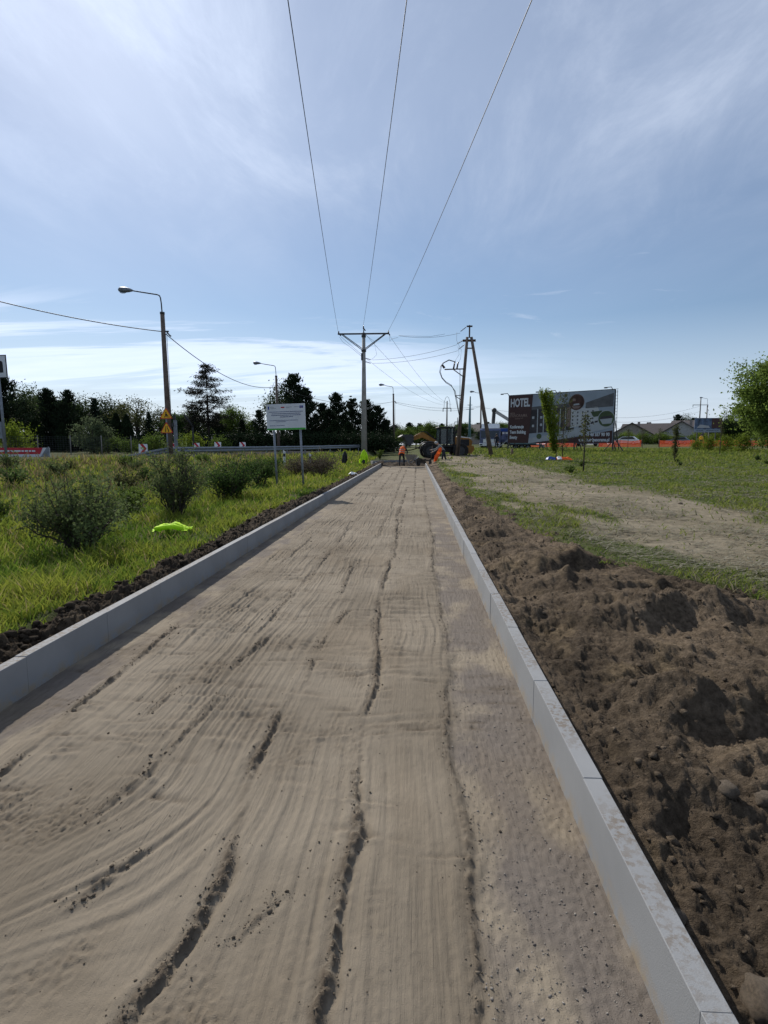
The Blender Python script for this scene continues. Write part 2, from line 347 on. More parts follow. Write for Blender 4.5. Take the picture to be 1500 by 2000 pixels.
gme = mesh_np('ground', np.stack([GX, GY, GZ], -1).reshape(-1, 3), grid_faces(*GX.shape), MT['turf'], C.reshape(-1, 3), True)
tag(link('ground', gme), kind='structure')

# sand bed of the path -------------------------------------------------
FUR = [  # crumbly drag lines left on the sand: (Y list, X list, strength)
 ([0.1, 1.29, 1.61, 2.1, 2.68, 3.4, 4.43, 5.6, 8, 12, 20], [-.27, -.25, -.24, -.24, -.28, -.25, -.31, -.36, -.30, -.38, -.30], 0.9),
 ([0.1, 1.26, 1.49, 1.8, 1.95, 2.27, 2.93, 3.33, 3.8], [-.80, -.75, -.70, -.66, -.70, -.74, -.76, -.72, -.70], 1.0),
 ([0.1, 1.31, 1.54, 2.06, 2.57, 4.22, 6.5, 9, 14, 24], [.16, .17, .18, .21, .15, .24, .20, .27, .25, .33], 0.55),
 ([2.1, 2.32, 2.59, 2.99, 4.34, 4.6], [-1.88, -1.9, -1.91, -1.94, -2.0, -2.02], 0.9),
 ([2.0, 2.54, 3.2], [-1.30, -1.22, -1.15], 0.45), ([3.3, 3.82, 4.3], [-1.25, -1.21, -1.16], 0.7), ([3.9, 4.41, 5.0], [-.70, -.67, -.62], 0.6),
 ([1.6, 2.1], [-1.12, -0.90], 0.5), ([1.5, 1.72], [-0.55, -0.42], 0.35), ([2.5, 3.3], [-1.58, -1.44], 0.5),
 ([4.6, 6.4, 11], [-1.27, -1.2, -1.24], 0.5), ([5.5, 7.6], [-.75, -.8], 0.55), ([6.2, 9.5], [-1.72, -1.7], 0.5), ([7, 12], [-.3, -.28], 0.45), ([11, 30], [-1.15, -1.2], 0.45), ([9, 34], [-.62, -.55], 0.45), ([12, 38], [-1.75, -1.65], 0.4), ([14, 38], [-.05, 0.0], 0.45), ([20, 38], [-.9, -.9], 0.4)]
rs = np.random.RandomState(3)
sx = np.linspace(XL, XR, 470); sy = np.concatenate([np.linspace(-2.5, 0.84, 50), np.geomspace(0.85, 39.2, 690)])
SX, SY = np.meshgrid(sx, sy)
bend = -0.62*np.clip(2.35-SY, 0, 1.6)**1.5*sstep(-0.35, -1.3, SX)
u = SX + 0.05*noise(SY*0.55, SX*0.6, 3) + 0.025*noise(SY*1.7, SX*1.4, 4) - bend
amp = np.clip(0.75 + 0.95*fbm(SX*1.1, SY*0.5, 41, 3), 0.20, 1.45)*(1-0.55*sstep(-0.75, -0.2, SX))
st = 0.0075*noise(u*15, SY*0.45, 11) + 0.0085*noise(u*31, SY*0.8, 12) + 0.0055*noise(u*56, SY*1.3, 13)
Z = amp*st + 0.010*fbm(SX*0.9, SY*0.7, 21, 4) + 0.003*fbm(SX*5, SY*3.2, 22, 3)
Ccol = np.zeros(SX.shape+(3,)); dark = np.zeros(SX.shape)
furx = []
for ys, xs, s in FUR:
    xl = np.interp(sy, ys, xs)[:, None] + 0.03*noise(sy*2.2, sy*0+s*9, 6)[:, None] + 0.01*noise(sy*17, sy*0+2, 8)[:, None]
    on = (sstep(ys[0]-0.05, ys[0]+0.1, sy)*(1-sstep(ys[-1]-0.15, ys[-1]+0.05, sy)))[:, None]
    gap = (0.25+0.75*sstep(-0.30, 0.10, noise(sy*1.5, sy*0+s*5+xs[0]*7, 14)+0.02))[:, None]*np.ones_like(SX)
    d = SX-xl; w = 0.013*(1+0.03*SY)*(1+0.5*noise(SX*0+s*7, SY*3.1, 18)); ridge = np.exp(-(d/w)**2)
    lump = 0.5+1.0*fbm(SX*30, SY*24, 15, 3, 0.6)+0.45*noise(SX*0+s*3, SY*2.3, 16)
    Z += on*gap*s*(0.017*ridge*np.clip(lump, 0, None) - 0.012*np.exp(-((d-1.9*w)/w)**2) + 0.008*np.exp(-((d+3.2*w)/(1.6*w))**2))
    dark = np.maximum(dark, on*gap*s*np.exp(-(d/(1.7*w))**2)*np.clip(lump+0.25, 0, 1))
for i in range(1100):       # scuffs, heel marks and little slumps across the screeded sand
    cy = math.exp(rs.triangular(math.log(1.8), math.log(12), math.log(38))); cx = rs.uniform(XL+0.15, XR-0.1)
    f = min(1.0, 0.25+cy/9.0); ax = rs.uniform(0.05, 0.20)*(0.5+f); ay = rs.uniform(0.010, 0.030)*(0.7+cy/8); dp = rs.uniform(0.005, 0.016)*(0.35+0.85*f)
    r0, r1 = np.searchsorted(sy, [cy-4*ay-0.25*ax, cy+4*ay+0.25*ax]); c0, c1 = np.searchsorted(sx, [cx-3*ax, cx+3*ax])
    if r1-r0 < 2: continue
    sl_ = slice(r0, r1), slice(c0, c1); dx = (SX[sl_]-cx)/ax; dy = (SY[sl_]-cy-0.25*rs.uniform(-1, 1)*(SX[sl_]-cx))/ay
    e = np.exp(-dx*dx); nz = 0.6+0.8*noise(SX[sl_]*14, SY[sl_]*9, i)
    Z[sl_] += e*nz*dp*(-np.exp(-(dy-0.6)**2) + 0.9*np.exp(-(dy+1.1)**2))
    dark[sl_] = np.maximum(dark[sl_], 0.75*e*np.exp(-(dy-0.5)**2)*np.clip(nz, 0, 1)*rs.uniform(0.1, 1))
rough = np.clip(1.5*fbm(SX*2.2+4, SY*1.3, 52, 4)-0.12, 0, 1)*(0.35+0.65*sstep(-0.1, -0.6, SX))      # crumbly patches the board tore open
rough = np.clip(rough + 0.7*np.clip(dark, 0, 1), 0, 1)*(1-0.6*sstep(8, 16, SY))
Z += 0.0016*fbm(SX*60, SY*40, 50, 2) + rough*0.0075*fbm(SX*48, SY*42, 51, 3, 0.7)
xc = np.interp(sy, FUR[2][0], FUR[2][1])[:, None] + 0.05*fbm(SX*0+1, SY*2.5, 61, 3) + 0.02*noise(SX*8, SY*8, 62)
grav = sstep(0.0, 0.07, SX-xc)*(1-0.75*sstep(9, 16, SY)); gl = sstep(0.0, 0.10, (XL+0.42+0.09*fbm(SX*0+3, SY*1.6, 63, 3))-SX)*(1-0.7*sstep(8, 20, SY))
gv = np.maximum(grav, gl); sandy = np.clip(0.5+1.5*fbm(SX*3.0, SY*1.7, 65, 4)-0.25, 0, 1)
Z = Z*(1-0.7*gv) - 0.016*gv + gv*0.004*fbm(SX*45, SY*32, 66, 2)
tone = np.clip(0.5+0.8*fbm(SX*1.3, SY*0.8, 71, 4), 0, 1)
C = lin((0.190, 0.158, 0.118), (0.255, 0.216, 0.165), tone)
C = lin(C, lin((0.175, 0.150, 0.128), (0.285, 0.24, 0.18), sandy*0.9), gv)
wet = np.clip(fbm(SX*1.6+9, SY*0.6, 73, 4)-0.2, 0, 1)*0.5
C = lin(C, (0.20, 0.155, 0.105), wet); C = lin(C, (0.145, 0.115, 0.083), np.clip(rough*0.55*(0.6+0.8*noise(SX*40, SY*34, 54)), 0, 0.6)); C = lin(C, (0.095, 0.075, 0.056), np.clip(dark*1.05, 0, 0.88))
sme = mesh_np('sand_bed', np.stack([SX, SY, Z], -1).reshape(-1, 3), grid_faces(*SX.shape), MT['sand'], C.reshape(-1, 3), True)
tag(link('path', sme), kind='structure')

# loose soil beside the kerbs ------------------------------------------
def soil_h(X, Y):
    dk = X-(XR+KW)
    big = fbm(X*1.25+3, Y*0.95, 101, 2); med = fbm(X*3.6, Y*3.0, 103, 3); rid = 1-np.abs(fbm(X*2.1, Y*2.6, 107, 3))*1.6
    fine = fbm(X*11, Y*11, 109, 4, 0.6)
    mnd = 0
    for cx, cy, ax, ay, hh in ((1.75, 6.3, .55, .16, .16), (1.45, 5.4, .5, .14, .13), (1.9, 4.5, .5, .2, .2), (1.35, 3.6, .35, .2, .12), (1.6, 2.9, .4, .22, .16), (1.25, 2.35, .3, .2, .10), (1.2, 8.5, .3, .2, .12), (2.4, 5.0, .5, .13, .14), (1.1, 11.5, .25, .4, .10), (1.0, 16, .2, .6, .1)):
        mnd = mnd + hh*np.exp(-((X-cx)/ax)**2-((Y-cy)/ay)**2)*(1+0.5*med)
        mnd = mnd - 0.55*hh*np.exp(-((X-cx)/ax)**2-((Y-cy+1.7*ay)/ay)**2)
    far = 1-0.55*sstep(12, 40, Y)
    z = 0.10 + 0.05*big + far*(0.046*med + 0.042*rid*np.clip(0.4+big, 0, 1) + 0.017*fine) + 0.7*mnd + 0.0075*fbm(X*34, Y*34, 113, 3, 0.65)
    edge = sstep(0.0, 0.22, dk)
    return z*edge + (0.075+0.085*sstep(1.6, 3.2, Y)+0.02*fine)*(1-edge)
by = np.concatenate([np.linspace(-2.5, 0.79, 45), np.geomspace(0.8, 45, 650)]); nb = 370
s_ = np.linspace(0, 1, nb)**1.35
xe = np.interp(by, EDY, EDX) + (0.28*fbm(by*0.9, by*0, 121, 4) + 0.1*noise(by*4, by*0, 122))*(1-0.6*sstep(8, 14, by))
BX = (XR+KW-0.004) + s_[None, :]*(xe[:, None]+0.25-(XR+KW)); BY = np.repeat(by[:, None], nb, 1)
BZ = soil_h(BX, BY); k = sstep(0.80, 1.0, s_)[None, :]; g0 = zg(BX, BY)
BZ = np.maximum(BZ, np.where(s_[None, :] < 0.8, g0*0.0-1, -1)); BZ = BZ*(1-k) + (g0-0.05)*k
BZ = BZ + np.clip(sstep(0.05, 0.45, s_[None, :])*0.10, 0, 1)*(1-k) + sstep(25, 45, BY)*0.12*(1-k)
# a tyre rut pressed into the dug soil
for (yy, xx0, xx1, wd) in ((5.05, 1.5, 3.3, 0.13),):
    yc = yy+0.10*np.sin(BX*2.2); dd = np.abs(BY-yc); m_ = (1-sstep(wd*0.8, wd*1.2, dd))*sstep(xx0, xx0+0.2, BX)*(1-sstep(xx1-0.2, xx1, BX))
    BZ = BZ*(1-m_) + m_*(0.20+0.012*np.sign(np.sin((BX+0.5*dd)*46)))
moist = np.clip(0.5+0.9*fbm(BX*1.4, BY*1.1, 131, 4)+0.8*(0.17-BZ), 0, 1)
C = lin((0.250, 0.190, 0.132), (0.125, 0.095, 0.067), moist); C = lin(C, (0.30, 0.225, 0.14), np.clip(fbm(BX*2.3, BY*2, 133, 4)-0.22, 0, 1)*1.3)
tag(link('dug_soil', mesh_np('dug_soil', np.stack([BX, BY, BZ], -1).reshape(-1, 3), grid_faces(*BX.shape), MT['soil'], C.reshape(-1, 3), True)), kind='structure')
ly = np.concatenate([np.linspace(-2.5, 1.49, 60), np.geomspace(1.5, 45, 630)]); nl = 60; s_ = np.linspace(0, 1, nl)
wl = 0.36 + 0.13*fbm(ly*1.3, ly*0, 141, 4) + 0.20*np.exp(-((ly-11)/3.0)**2) + 0.1*sstep(15, 40, ly)
LX = (XL-KW+0.004) - s_[None, :]*wl[:, None]; LY = np.repeat(ly[:, None], nl, 1)
g0 = zg(LX, LY); k = sstep(0.8, 1.0, s_)[None, :]
LZ = 0.160 + 0.06*fbm(LX*5, LY*4, 143, 4, 0.6) + 0.04*fbm(LX*17, LY*15, 145, 3, .6) + 0.05*np.sin(np.pi*s_)[None, :]
LZ = np.where(s_[None, :] < 0.12, np.minimum(LZ, 0.205), LZ)*(1-k) + (g0-0.04)*k
C = lin((0.15, 0.115, 0.08), (0.07, 0.054, 0.04), np.clip(0.5+0.9*fbm(LX*3, LY*2, 147, 4), 0, 1))
tag(link('soil_verge', mesh_np('soil_verge', np.stack([LX, LY, LZ], -1).reshape(-1, 3), grid_faces(*LX.shape)[:, ::-1], MT['soil'], C.reshape(-1, 3), True)), kind='structure')
# dug ground beyond the end of the sand
ex = np.linspace(-3.6, 1.7, 110); ey = np.linspace(39.0, 49.5, 130); EX, EY = np.meshgrid(ex, ey)
EZ = zg(EX, EY) + (0.06+0.10*np.clip(fbm(EX*1.3, EY*1.3, 151, 4), -.3, 1)+0.05*fbm(EX*5, EY*5, 152, 3))*sstep(39.0, 39.5, EY)
bd = np.minimum(np.minimum(EX+3.6, 1.7-EX)/0.5, (49.5-EY)/1.5); EZ = EZ - 0.25*(1-sstep(0, 1, bd)) + 0.16*np.exp(-((EX+0.9)/.7)**2-((EY-40.0)/.4)**2)
C = lin((0.13, 0.10, 0.072), (0.06, 0.047, 0.036), np.clip(0.5+0.9*fbm(EX*1.5, EY*1.5, 153, 4), 0, 1))
tag(link('dug_ground', mesh_np('dug_ground', np.stack([EX, EY, EZ], -1).reshape(-1, 3), grid_faces(*EX.shape), MT['soil'], C.reshape(-1, 3), True)), kind='structure')

# road behind the crash barrier ----------------------------------------
ry = np.concatenate([np.arange(-30, 100, 2.0), np.arange(100, 300, 8.0)]); rx = np.interp(ry, RAILY, RAILX)
tx = np.gradient(rx, ry); nn = np.hypot(tx, 1); nx, ny = -1/nn, tx/nn
V = []
for w_ in (0.8, 2.5, 5.0, 7.6):
    a_, b_ = rx+nx*w_, ry+ny*w_; V.append(np.stack([a_, b_, 0.71+0.35*sstep(35, 100, ry)+0*a_], -1))
V = np.stack(V, 1); tag(link('road', mesh_np('road', V.reshape(-1, 3), grid_faces(len(ry), 4), MT['asphalt'])), kind='structure')

# kerbs ------------------------------------------------------------------
kb = MB().box((0, 0, 0), (KW, 0.9062, 0.30), bev=0.0022).mesh('kerb_stone', MT['kerb'])
def kerb(name, label, pts):
    root = empty(name, (0, 0, 0), label=label, cat='kerb'); rr = random.Random(len(pts))
    for (x, y, a, dz) in pts:
        link('kerb_stone', kb, root, (x+rr.uniform(-.002, .002), y, KH-0.15+dz+rr.uniform(-.002, .002)), (rr.uniform(-.003, .003), rr.uniform(-.006, .006), a+rr.uniform(-.003, .003)))
kerb('path_kerb', 'pale concrete kerb along the right edge of the sand path beside dug soil', [(XR+KW/2-0.0, 0.72+0.908*i, 0, 0) for i in range(-3, 43)])
kerb('path_kerb', 'grey concrete kerb in shade along the grassy left edge of the sand path', [(XL-KW/2, 0.9+0.908*i, 0, 0) for i in range(-3, 42)])
P = [Vector((-2.75, 39.6)), Vector((-3.35, 42.4)), Vector((-2.9, 43.6)), Vector((-1.6, 44.8)), Vector((0.2, 45.7)), Vector((2.2, 46.5))]
pts = []
for a_, b_ in zip(P[:-1], P[1:]):
    n_ = max(1, round((b_-a_).length/0.908))
    for i in range(n_):
        q = a_+(b_-a_)*((i+.5)/n_); pts.append((q.x, q.y, -math.atan2((b_-a_).x, (b_-a_).y), 0.05))
kerb('path_kerb', 'short bent kerb run at the far end of the path behind the workers', pts)

# loose crumbs, clods and pebbles ---------------------------------------
ICO = None
def ico():
    bm = bmesh.new(); bmesh.ops.create_icosphere(bm, subdivisions=1, radius=1.0)
    v = np.array([p.co[:] for p in bm.verts]); f = np.array([[w.index for w in q.verts] for q in bm.faces]); bm.free(); return v, f
IV, IF = ico()
def lumps(name, P, S, Cc, mat_, seed, flat=0.7, parent=None):
    r = np.random.RandomState(seed); n = len(P); V = IV[None]*(1+1.0*(r.rand(n, len(IV), 1)-0.5))
    a = r.rand(n)*6.28; c, s = np.cos(a), np.sin(a); V = V*np.stack([0.7+0.6*r.rand(n), 0.7+0.6*r.rand(n), flat*(0.7+0.5*r.rand(n))], -1)[:, None, :]
    X = V[..., 0]*c[:, None]-V[..., 1]*s[:, None]; Y = V[..., 0]*s[:, None]+V[..., 1]*c[:, None]
    V = np.stack([X, Y, V[..., 2]], -1)*S[:, None, None] + P[:, None, :]
    F = (IF[None]+(np.arange(n)*len(IV))[:, None, None]).reshape(-1, 3)
    cc = np.repeat(Cc[:, None, :], len(IV), 1).reshape(-1, 3)
    return link(name, mesh_np(name, V.reshape(-1, 3), F, mat_, cc), parent)
def sample(hx, hy, H, x, y):     # bilinear height lookup on a column/row grid
    j = np.clip(np.searchsorted(hy, y)-1, 0, len(hy)-2); i = np.clip(np.searchsorted(hx, x)-1, 0, len(hx)-2); return H[j, i]
r = np.random.RandomState(5); PX, PY, PS = [], [], []
for ys, xs, s in FUR:
    y0 = max(ys[0], 0.9); n = int(800*s*min(1.6, math.log(ys[-1]/y0)+0.35)); y = np.exp(r.uniform(math.log(y0), math.log(ys[-1]), n))
    ok = noise(y*1.5, y*0+s*5+xs[0]*7, 14)+0.02 > -0.25; y = y[ok]
    x = np.interp(y, ys, xs)+0.03*noise(y*2.2, y*0+s*9, 6)+r.laplace(0, 0.022, len(y)); PX.append(x); PY.append(y); PS.append(r.gamma(1.3, 0.0011, len(y))*(0.8+0.10*y)+0.0008)
n = 700; y = np.exp(r.uniform(math.log(1.0), math.log(20), n)); PX.append(r.uniform(XL+.1, XR-.05, n)); PY.append(y); PS.append(r.gamma(1.3, 0.0010, n)+0.0008)
x, y, s = np.concatenate(PX), np.concatenate(PY), np.clip(np.concatenate(PS), 0, 0.022); ok = (x > XL+.02) & (x < XR-.02); x, y, s = x[ok], y[ok], s[ok]
z = sample(sx, sy, Z, x, y)+s*0.3
cc = lin((0.10, 0.08, 0.06), (0.21, 0.17, 0.125), r.rand(len(x)))
tag(lumps('soil_crumbs', np.stack([x, y, z], -1), s, cc, MT['crumb'], 8), 'dark crumbs of soil along the drag lines in the sand', 'soil crumbs', kind='stuff')
n = 6500; y = np.exp(r.uniform(math.log(1.0), math.log(9), n)); xcn = np.interp(y, FUR[2][0], FUR[2][1]); x = xcn+0.03+(XR-0.015-xcn-0.03)*r.rand(n)
s = r.gamma(1.2, 0.0008, n)+0.0006; z = sample(sx, sy, Z, x, y)+s*0.25
tag(lumps('pebbles', np.stack([x, y, z], -1), s, lin((0.16, 0.14, 0.125), (0.36, 0.33, 0.29), r.rand(n)**1.5), MT['crumb'], 9), 'small grey pebbles on the gravel strip beside the right kerb', 'pebbles', kind='stuff')
def near_soil(x, y):
    j = np.clip(np.searchsorted(by, y), 0, len(by)-1); i = np.clip((np.searchsorted(np.linspace(0, 1, nb), np.clip((x-BX[j, 0])/(BX[j, -1]-BX[j, 0]), 0, 1)**(1/1.35))), 0, nb-1); return BZ[j, i]
n = 3400; y = np.exp(r.uniform(math.log(0.95), math.log(34), n)); xe_ = np.interp(y, EDY, EDX)+0.15; x = XR+KW+0.03+(xe_-XR-KW)*r.rand(n)**1.1
s = np.clip(r.gamma(0.8, 0.006, n)+0.003, 0, 0.028)*np.where(y < 1.6, 0.6, 1); z = near_soil(x, y)+s*0.15
tag(lumps('soil_clods', np.stack([x, y, z], -1), s, lin((0.17, 0.13, 0.093), (0.27, 0.21, 0.15), r.rand(n)), MT['soil'], 10), 'brown clods of dug soil to the right of the kerb', 'soil clods', kind='stuff')
n = 2200; y = np.exp(r.uniform(math.log(2.5), math.log(36), n)); j = np.clip(np.searchsorted(ly, y), 0, len(ly)-1); q = 0.12+r.rand(n)*0.8
x = XL-KW-q*wl[j]; z = LZ[j, (q*(nl-1)).astype(int)]; s = np.clip(r.gamma(1.0, 0.010, n)+0.004, 0, 0.04)
tag(lumps('soil_clods', np.stack([x, y, z], -1), s, lin((0.065, 0.05, 0.037), (0.15, 0.115, 0.08), r.rand(n)), MT['soil'], 11), 'dark clods of soil between the left kerb and the grass', 'soil clods', kind='stuff')
# ------------------------------------------------------------------ grass
def blades(name, P, Hh, Wd, lean, Cc, seed, mat_=None, droop=0.35):
    r = np.random.RandomState(seed); n = len(P); a = r.rand(n)*6.283; b = r.rand(n)*6.283
    wv = np.stack([np.cos(a), np.sin(a), 0*a], -1)*Wd[:, None]*0.5; ld = np.stack([np.cos(b), np.sin(b), 0*a], -1)*(lean*Hh)[:, None]
    up = np.array([0, 0, 1.0])[None]*Hh[:, None]
    v0 = P-wv; v1 = P+wv; m = P+0.55*up*(1-0.1*lean[:, None])+0.35*ld; v2 = m-wv*0.75; v3 = m+wv*0.75; tip = P+up*(1-droop*np.clip(lean, 0, 1.5)[:, None]*0.5)+ld
    V = np.stack([v0, v1, v2, v3, tip], 1).reshape(-1, 3); k = (np.arange(n)*5)[:, None, None]
    F = (np.array([[0, 1, 3], [0, 3, 2], [2, 3, 4]])[None]+k).reshape(-1, 3)
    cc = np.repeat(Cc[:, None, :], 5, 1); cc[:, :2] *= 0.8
    return link(name, mesh_np(name, V, F, mat_ or MT['grass'], cc.reshape(-1, 3)))
r = np.random.RandomState(12)
def polar(n, d0, d1, a0, a1, pw=1.0):   # points spread over a wedge in front of the viewpoint, denser when near
    d = (d0**(1-pw)+(d1**(1-pw)-d0**(1-pw))*r.rand(n))**(1/(1-pw)) if pw != 1 else d0*(d1/d0)**r.rand(n)
    a = r.uniform(R(a0), R(a1), n); return d*np.sin(a), d*np.cos(a), d
# tall verge on the left
x, y, d = polar(205000, 2.8, 56, -58, -2.0, 0.80)
wlx = XL-KW-np.interp(y, ly, wl)
pat = fbm(x*0.55, y*0.55, 201, 4); tuft = fbm(x*3.2, y*3.2, 203, 2)
ok = (x < wlx-0.02+0.14*tuft) & (r.rand(len(x)) < np.clip(0.62+0.55*tuft+0.35*pat, 0.04, 1)) & (x > np.interp(y, RAILY, RAILX)+0.6) & ~((y > 38.6) & (x > -3.7)) & (y > 0)
x, y, d, pat, tuft = x[ok], y[ok], d[ok], pat[ok], tuft[ok]; z = zg(x, y)-0.01
edge = np.clip((wlx[ok]-x)/0.8, 0, 1)
Hh = (0.05+0.08*edge+0.09*np.clip(pat+0.3, 0, 1))*(0.55+0.8*r.rand(len(x)))*(1+0.4*tuft)*(1+0.012*d); Wd = 0.0045+0.0016*d*(0.7+0.6*r.rand(len(x)))
yel = np.clip(0.45+0.8*pat+0.3*r.randn(len(x)), 0, 1)
cc = lin((0.115, 0.195, 0.027), (0.285, 0.315, 0.048), yel); dryb = r.rand(len(x)) < (0.07+0.20*sstep(-6, -12, x)); cc[dryb] = (0.33, 0.27, 0.13)
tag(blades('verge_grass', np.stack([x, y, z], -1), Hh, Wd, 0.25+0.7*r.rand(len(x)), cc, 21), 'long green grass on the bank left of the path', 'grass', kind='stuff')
# seeded dry stems along the crest of the bank
x, y, d = polar(16000, 12, 42, -60, -6, 0.5); xr_ = np.interp(y, RAILY, RAILX); ok = (x > xr_+0.2) & (x < -6) & (r.rand(len(x)) < np.clip((-x-5)/6, 0, 1)*np.clip(0.5+fbm(x*.3, y*.3, 207, 3), 0, 1))
x, y, d = x[ok], y[ok], d[ok]
tag(blades('dry_grass', np.stack([x, y, zg(x, y)], -1), 0.25+0.25*r.rand(len(x)), 0.006+0.0013*d, 0.2+0.4*r.rand(len(x)), lin((0.20, 0.15, 0.08), (0.12, 0.12, 0.05), r.rand(len(x))), 22), 'brownish dry stems along the top of the bank', 'dry grass', kind='stuff')
# short meadow and strip between soil and track on the right
x, y, d = polar(165000, 3.2, 70, 1.2, 52, 0.62)
xe_ = np.interp(y, EDY, EDX); tk = track(x, y); pat = fbm(x*0.5, y*0.5, 211, 4); tuft = fbm(x*2.6, y*2.6, 213, 2)
ok = (x > xe_-0.12+0.2*tuft) & ~((y > 38.6) & (x < 1.9) & (y < 50)) & (r.rand(len(x)) < np.clip(0.75+0.6*tuft, 0.05, 1)*(1-0.93*tk))
x, y, d, tk, pat, tuft = x[ok], y[ok], d[ok], tk[ok], pat[ok], tuft[ok]
Hh = (0.035+0.05*np.clip(pat+0.4, 0, 1)+0.06*sstep(30, 50, y))*(0.5+r.rand(len(x)))*(1+0.35*tuft)*(1+0.012*d); Wd = 0.004+0.0016*d*(0.7+0.6*r.rand(len(x)))
yel = np.clip(0.35+0.6*pat+0.3*r.randn(len(x)), 0, 1); cc = lin((0.125, 0.185, 0.032), (0.25, 0.27, 0.055), yel)
nearp = np.clip((1-sstep(5, 16, y))*0.75+0.1, 0, 1); dryb = r.rand(len(x)) < nearp*0.45; cc[dryb] = (0.22, 0.20, 0.13)
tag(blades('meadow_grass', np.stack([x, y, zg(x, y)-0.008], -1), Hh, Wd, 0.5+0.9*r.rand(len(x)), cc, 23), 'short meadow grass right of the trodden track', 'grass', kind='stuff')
# mown pale hay lying flat
x, y, d = polar(85000, 4.0, 40, 6, 52, 0.7)
xe_ = np.interp(y, EDY, EDX); q = np.clip(0.35+1.1*fbm(x*0.6, y*0.45, 217, 4), 0, 1); ok = (x > xe_+0.15) & (x < 9+0.2*y) & (r.rand(len(x)) < q); x, y, d = x[ok], y[ok], d[ok]
n = len(x); a = r.normal(0.15, 0.55, n); Ln = 0.05+0.10*r.rand(n); dirv = np.stack([np.cos(a), np.sin(a), 0.12*r.randn(n)], -1)*Ln[:, None]; pv = np.stack([-np.sin(a), np.cos(a), 0*a], -1)*(0.0014+0.0007*d)[:, None]
P0 = np.stack([x, y, zg(x, y)+0.012+0.03*r.rand(n)], -1); V = np.stack([P0-pv, P0+pv, P0+dirv+pv*0.6, P0+dirv-pv*0.6], 1).reshape(-1, 3); F = (np.array([[0, 1, 2, 3]])[None]+(np.arange(n)*4)[:, None, None]).reshape(-1, 4)
cc = lin((0.36, 0.33, 0.26), (0.22, 0.21, 0.14), r.rand(n)); tag(link('cut_hay', mesh_np('cut_hay', V, F, MT['grass'], np.repeat(cc, 4, 0))), 'pale cut hay scattered over the track and strip', 'hay', kind='stuff')

# ------------------------------------------------------------------ shrubs and trees (meshes are made once and shared)
def quads(P, size, r, aspect=0.6, up=0.0, dirs=None):
    n = len(P); a = r.randn(n, 3) if dirs is None else dirs+0.5*r.randn(n, 3); a /= np.linalg.norm(a, axis=1)[:, None]+1e-9
    b = r.randn(n, 3); b[:, 2] += up; b = np.cross(a, b); b /= np.linalg.norm(b, axis=1)[:, None]+1e-9
    s = (size*(0.6+0.8*r.rand(n)))[:, None]
    V = np.stack([P-a*s*0.5, P+b*s*aspect*0.5, P+a*s*0.6, P-b*s*aspect*0.5], 1).reshape(-1, 3)
    return V, (np.arange(n)*4)[:, None]+np.array([[0, 1, 2, 3]])
def curve_pts(a, b, sag, n=5):
    a, b = np.array(a, float), np.array(b, float); t = np.linspace(0, 1, n)[:, None]; p = a+(b-a)*t; p[:, 2] += sag*(4*t[:, 0]*(1-t[:, 0])); return p
def shrub_mesh(seed, H, W, nst, nl, leaf, lm, density=1.0, stem_mat=None, low=0.15, spiky=0.0):
    r = np.random.RandomState(seed); st = MB(); LP = []
    for i in range(nst):
        a = r.rand()*6.28; q = r.rand()**0.6; top = np.array([math.cos(a)*W*0.5*q, math.sin(a)*W*0.5*q, H*(1-0.55*q*q)*(0.65+0.45*r.rand())]); base = np.array([math.cos(a)*0.08*W*r.rand(), math.sin(a)*0.08*W*r.rand(), -0.05])
        p = curve_pts(base, top, 0.12*H*q, 6); p[1:-1] += 0.03*H*r.randn(4, 3); st.tube([tuple(k) for k in p], [0.011*H*(1-0.8*k/5)+0.002 for k in range(6)], 4)
        for j in range(3):
            t = 0.35+0.55*r.rand(); k = int(t*5); b0 = p[k]; b1 = b0+np.array([r.randn()*0.16*W, r.randn()*0.16*W, (0.1+0.22*r.rand())*H]); st.tube([tuple(b0), tuple((b0+b1)/2+0.02*r.randn(3)), tuple(b1)], [0.005*H, 0.004*H, 0.0015*H], 3)
            m = int(nl/nst/4); tt = r.rand(m)[:, None]**0.7; LP.append(b0+(b1-b0)*tt*1.05+r.randn(m, 3)*0.035*W)
        m = int(nl/nst/4); tt = (low+(1-low)*r.rand(m)**0.8); idx = np.clip(tt*5, 0, 4.999); k = idx.astype(int); f = (idx-k)[:, None]; LP.append(p[k]*(1-f)+p[k+1]*f+r.randn(m, 3)*0.05*W*(0.5+tt[:, None]*0.6))
    LP = np.concatenate(LP); LP = LP[LP[:, 2] > 0.02]; V, F = quads(LP, np.full(len(LP), leaf), r, 0.6, 0.4)
    return st.mesh('stem', stem_mat or MT['bark']), mesh_np('foliage', V, F, lm)
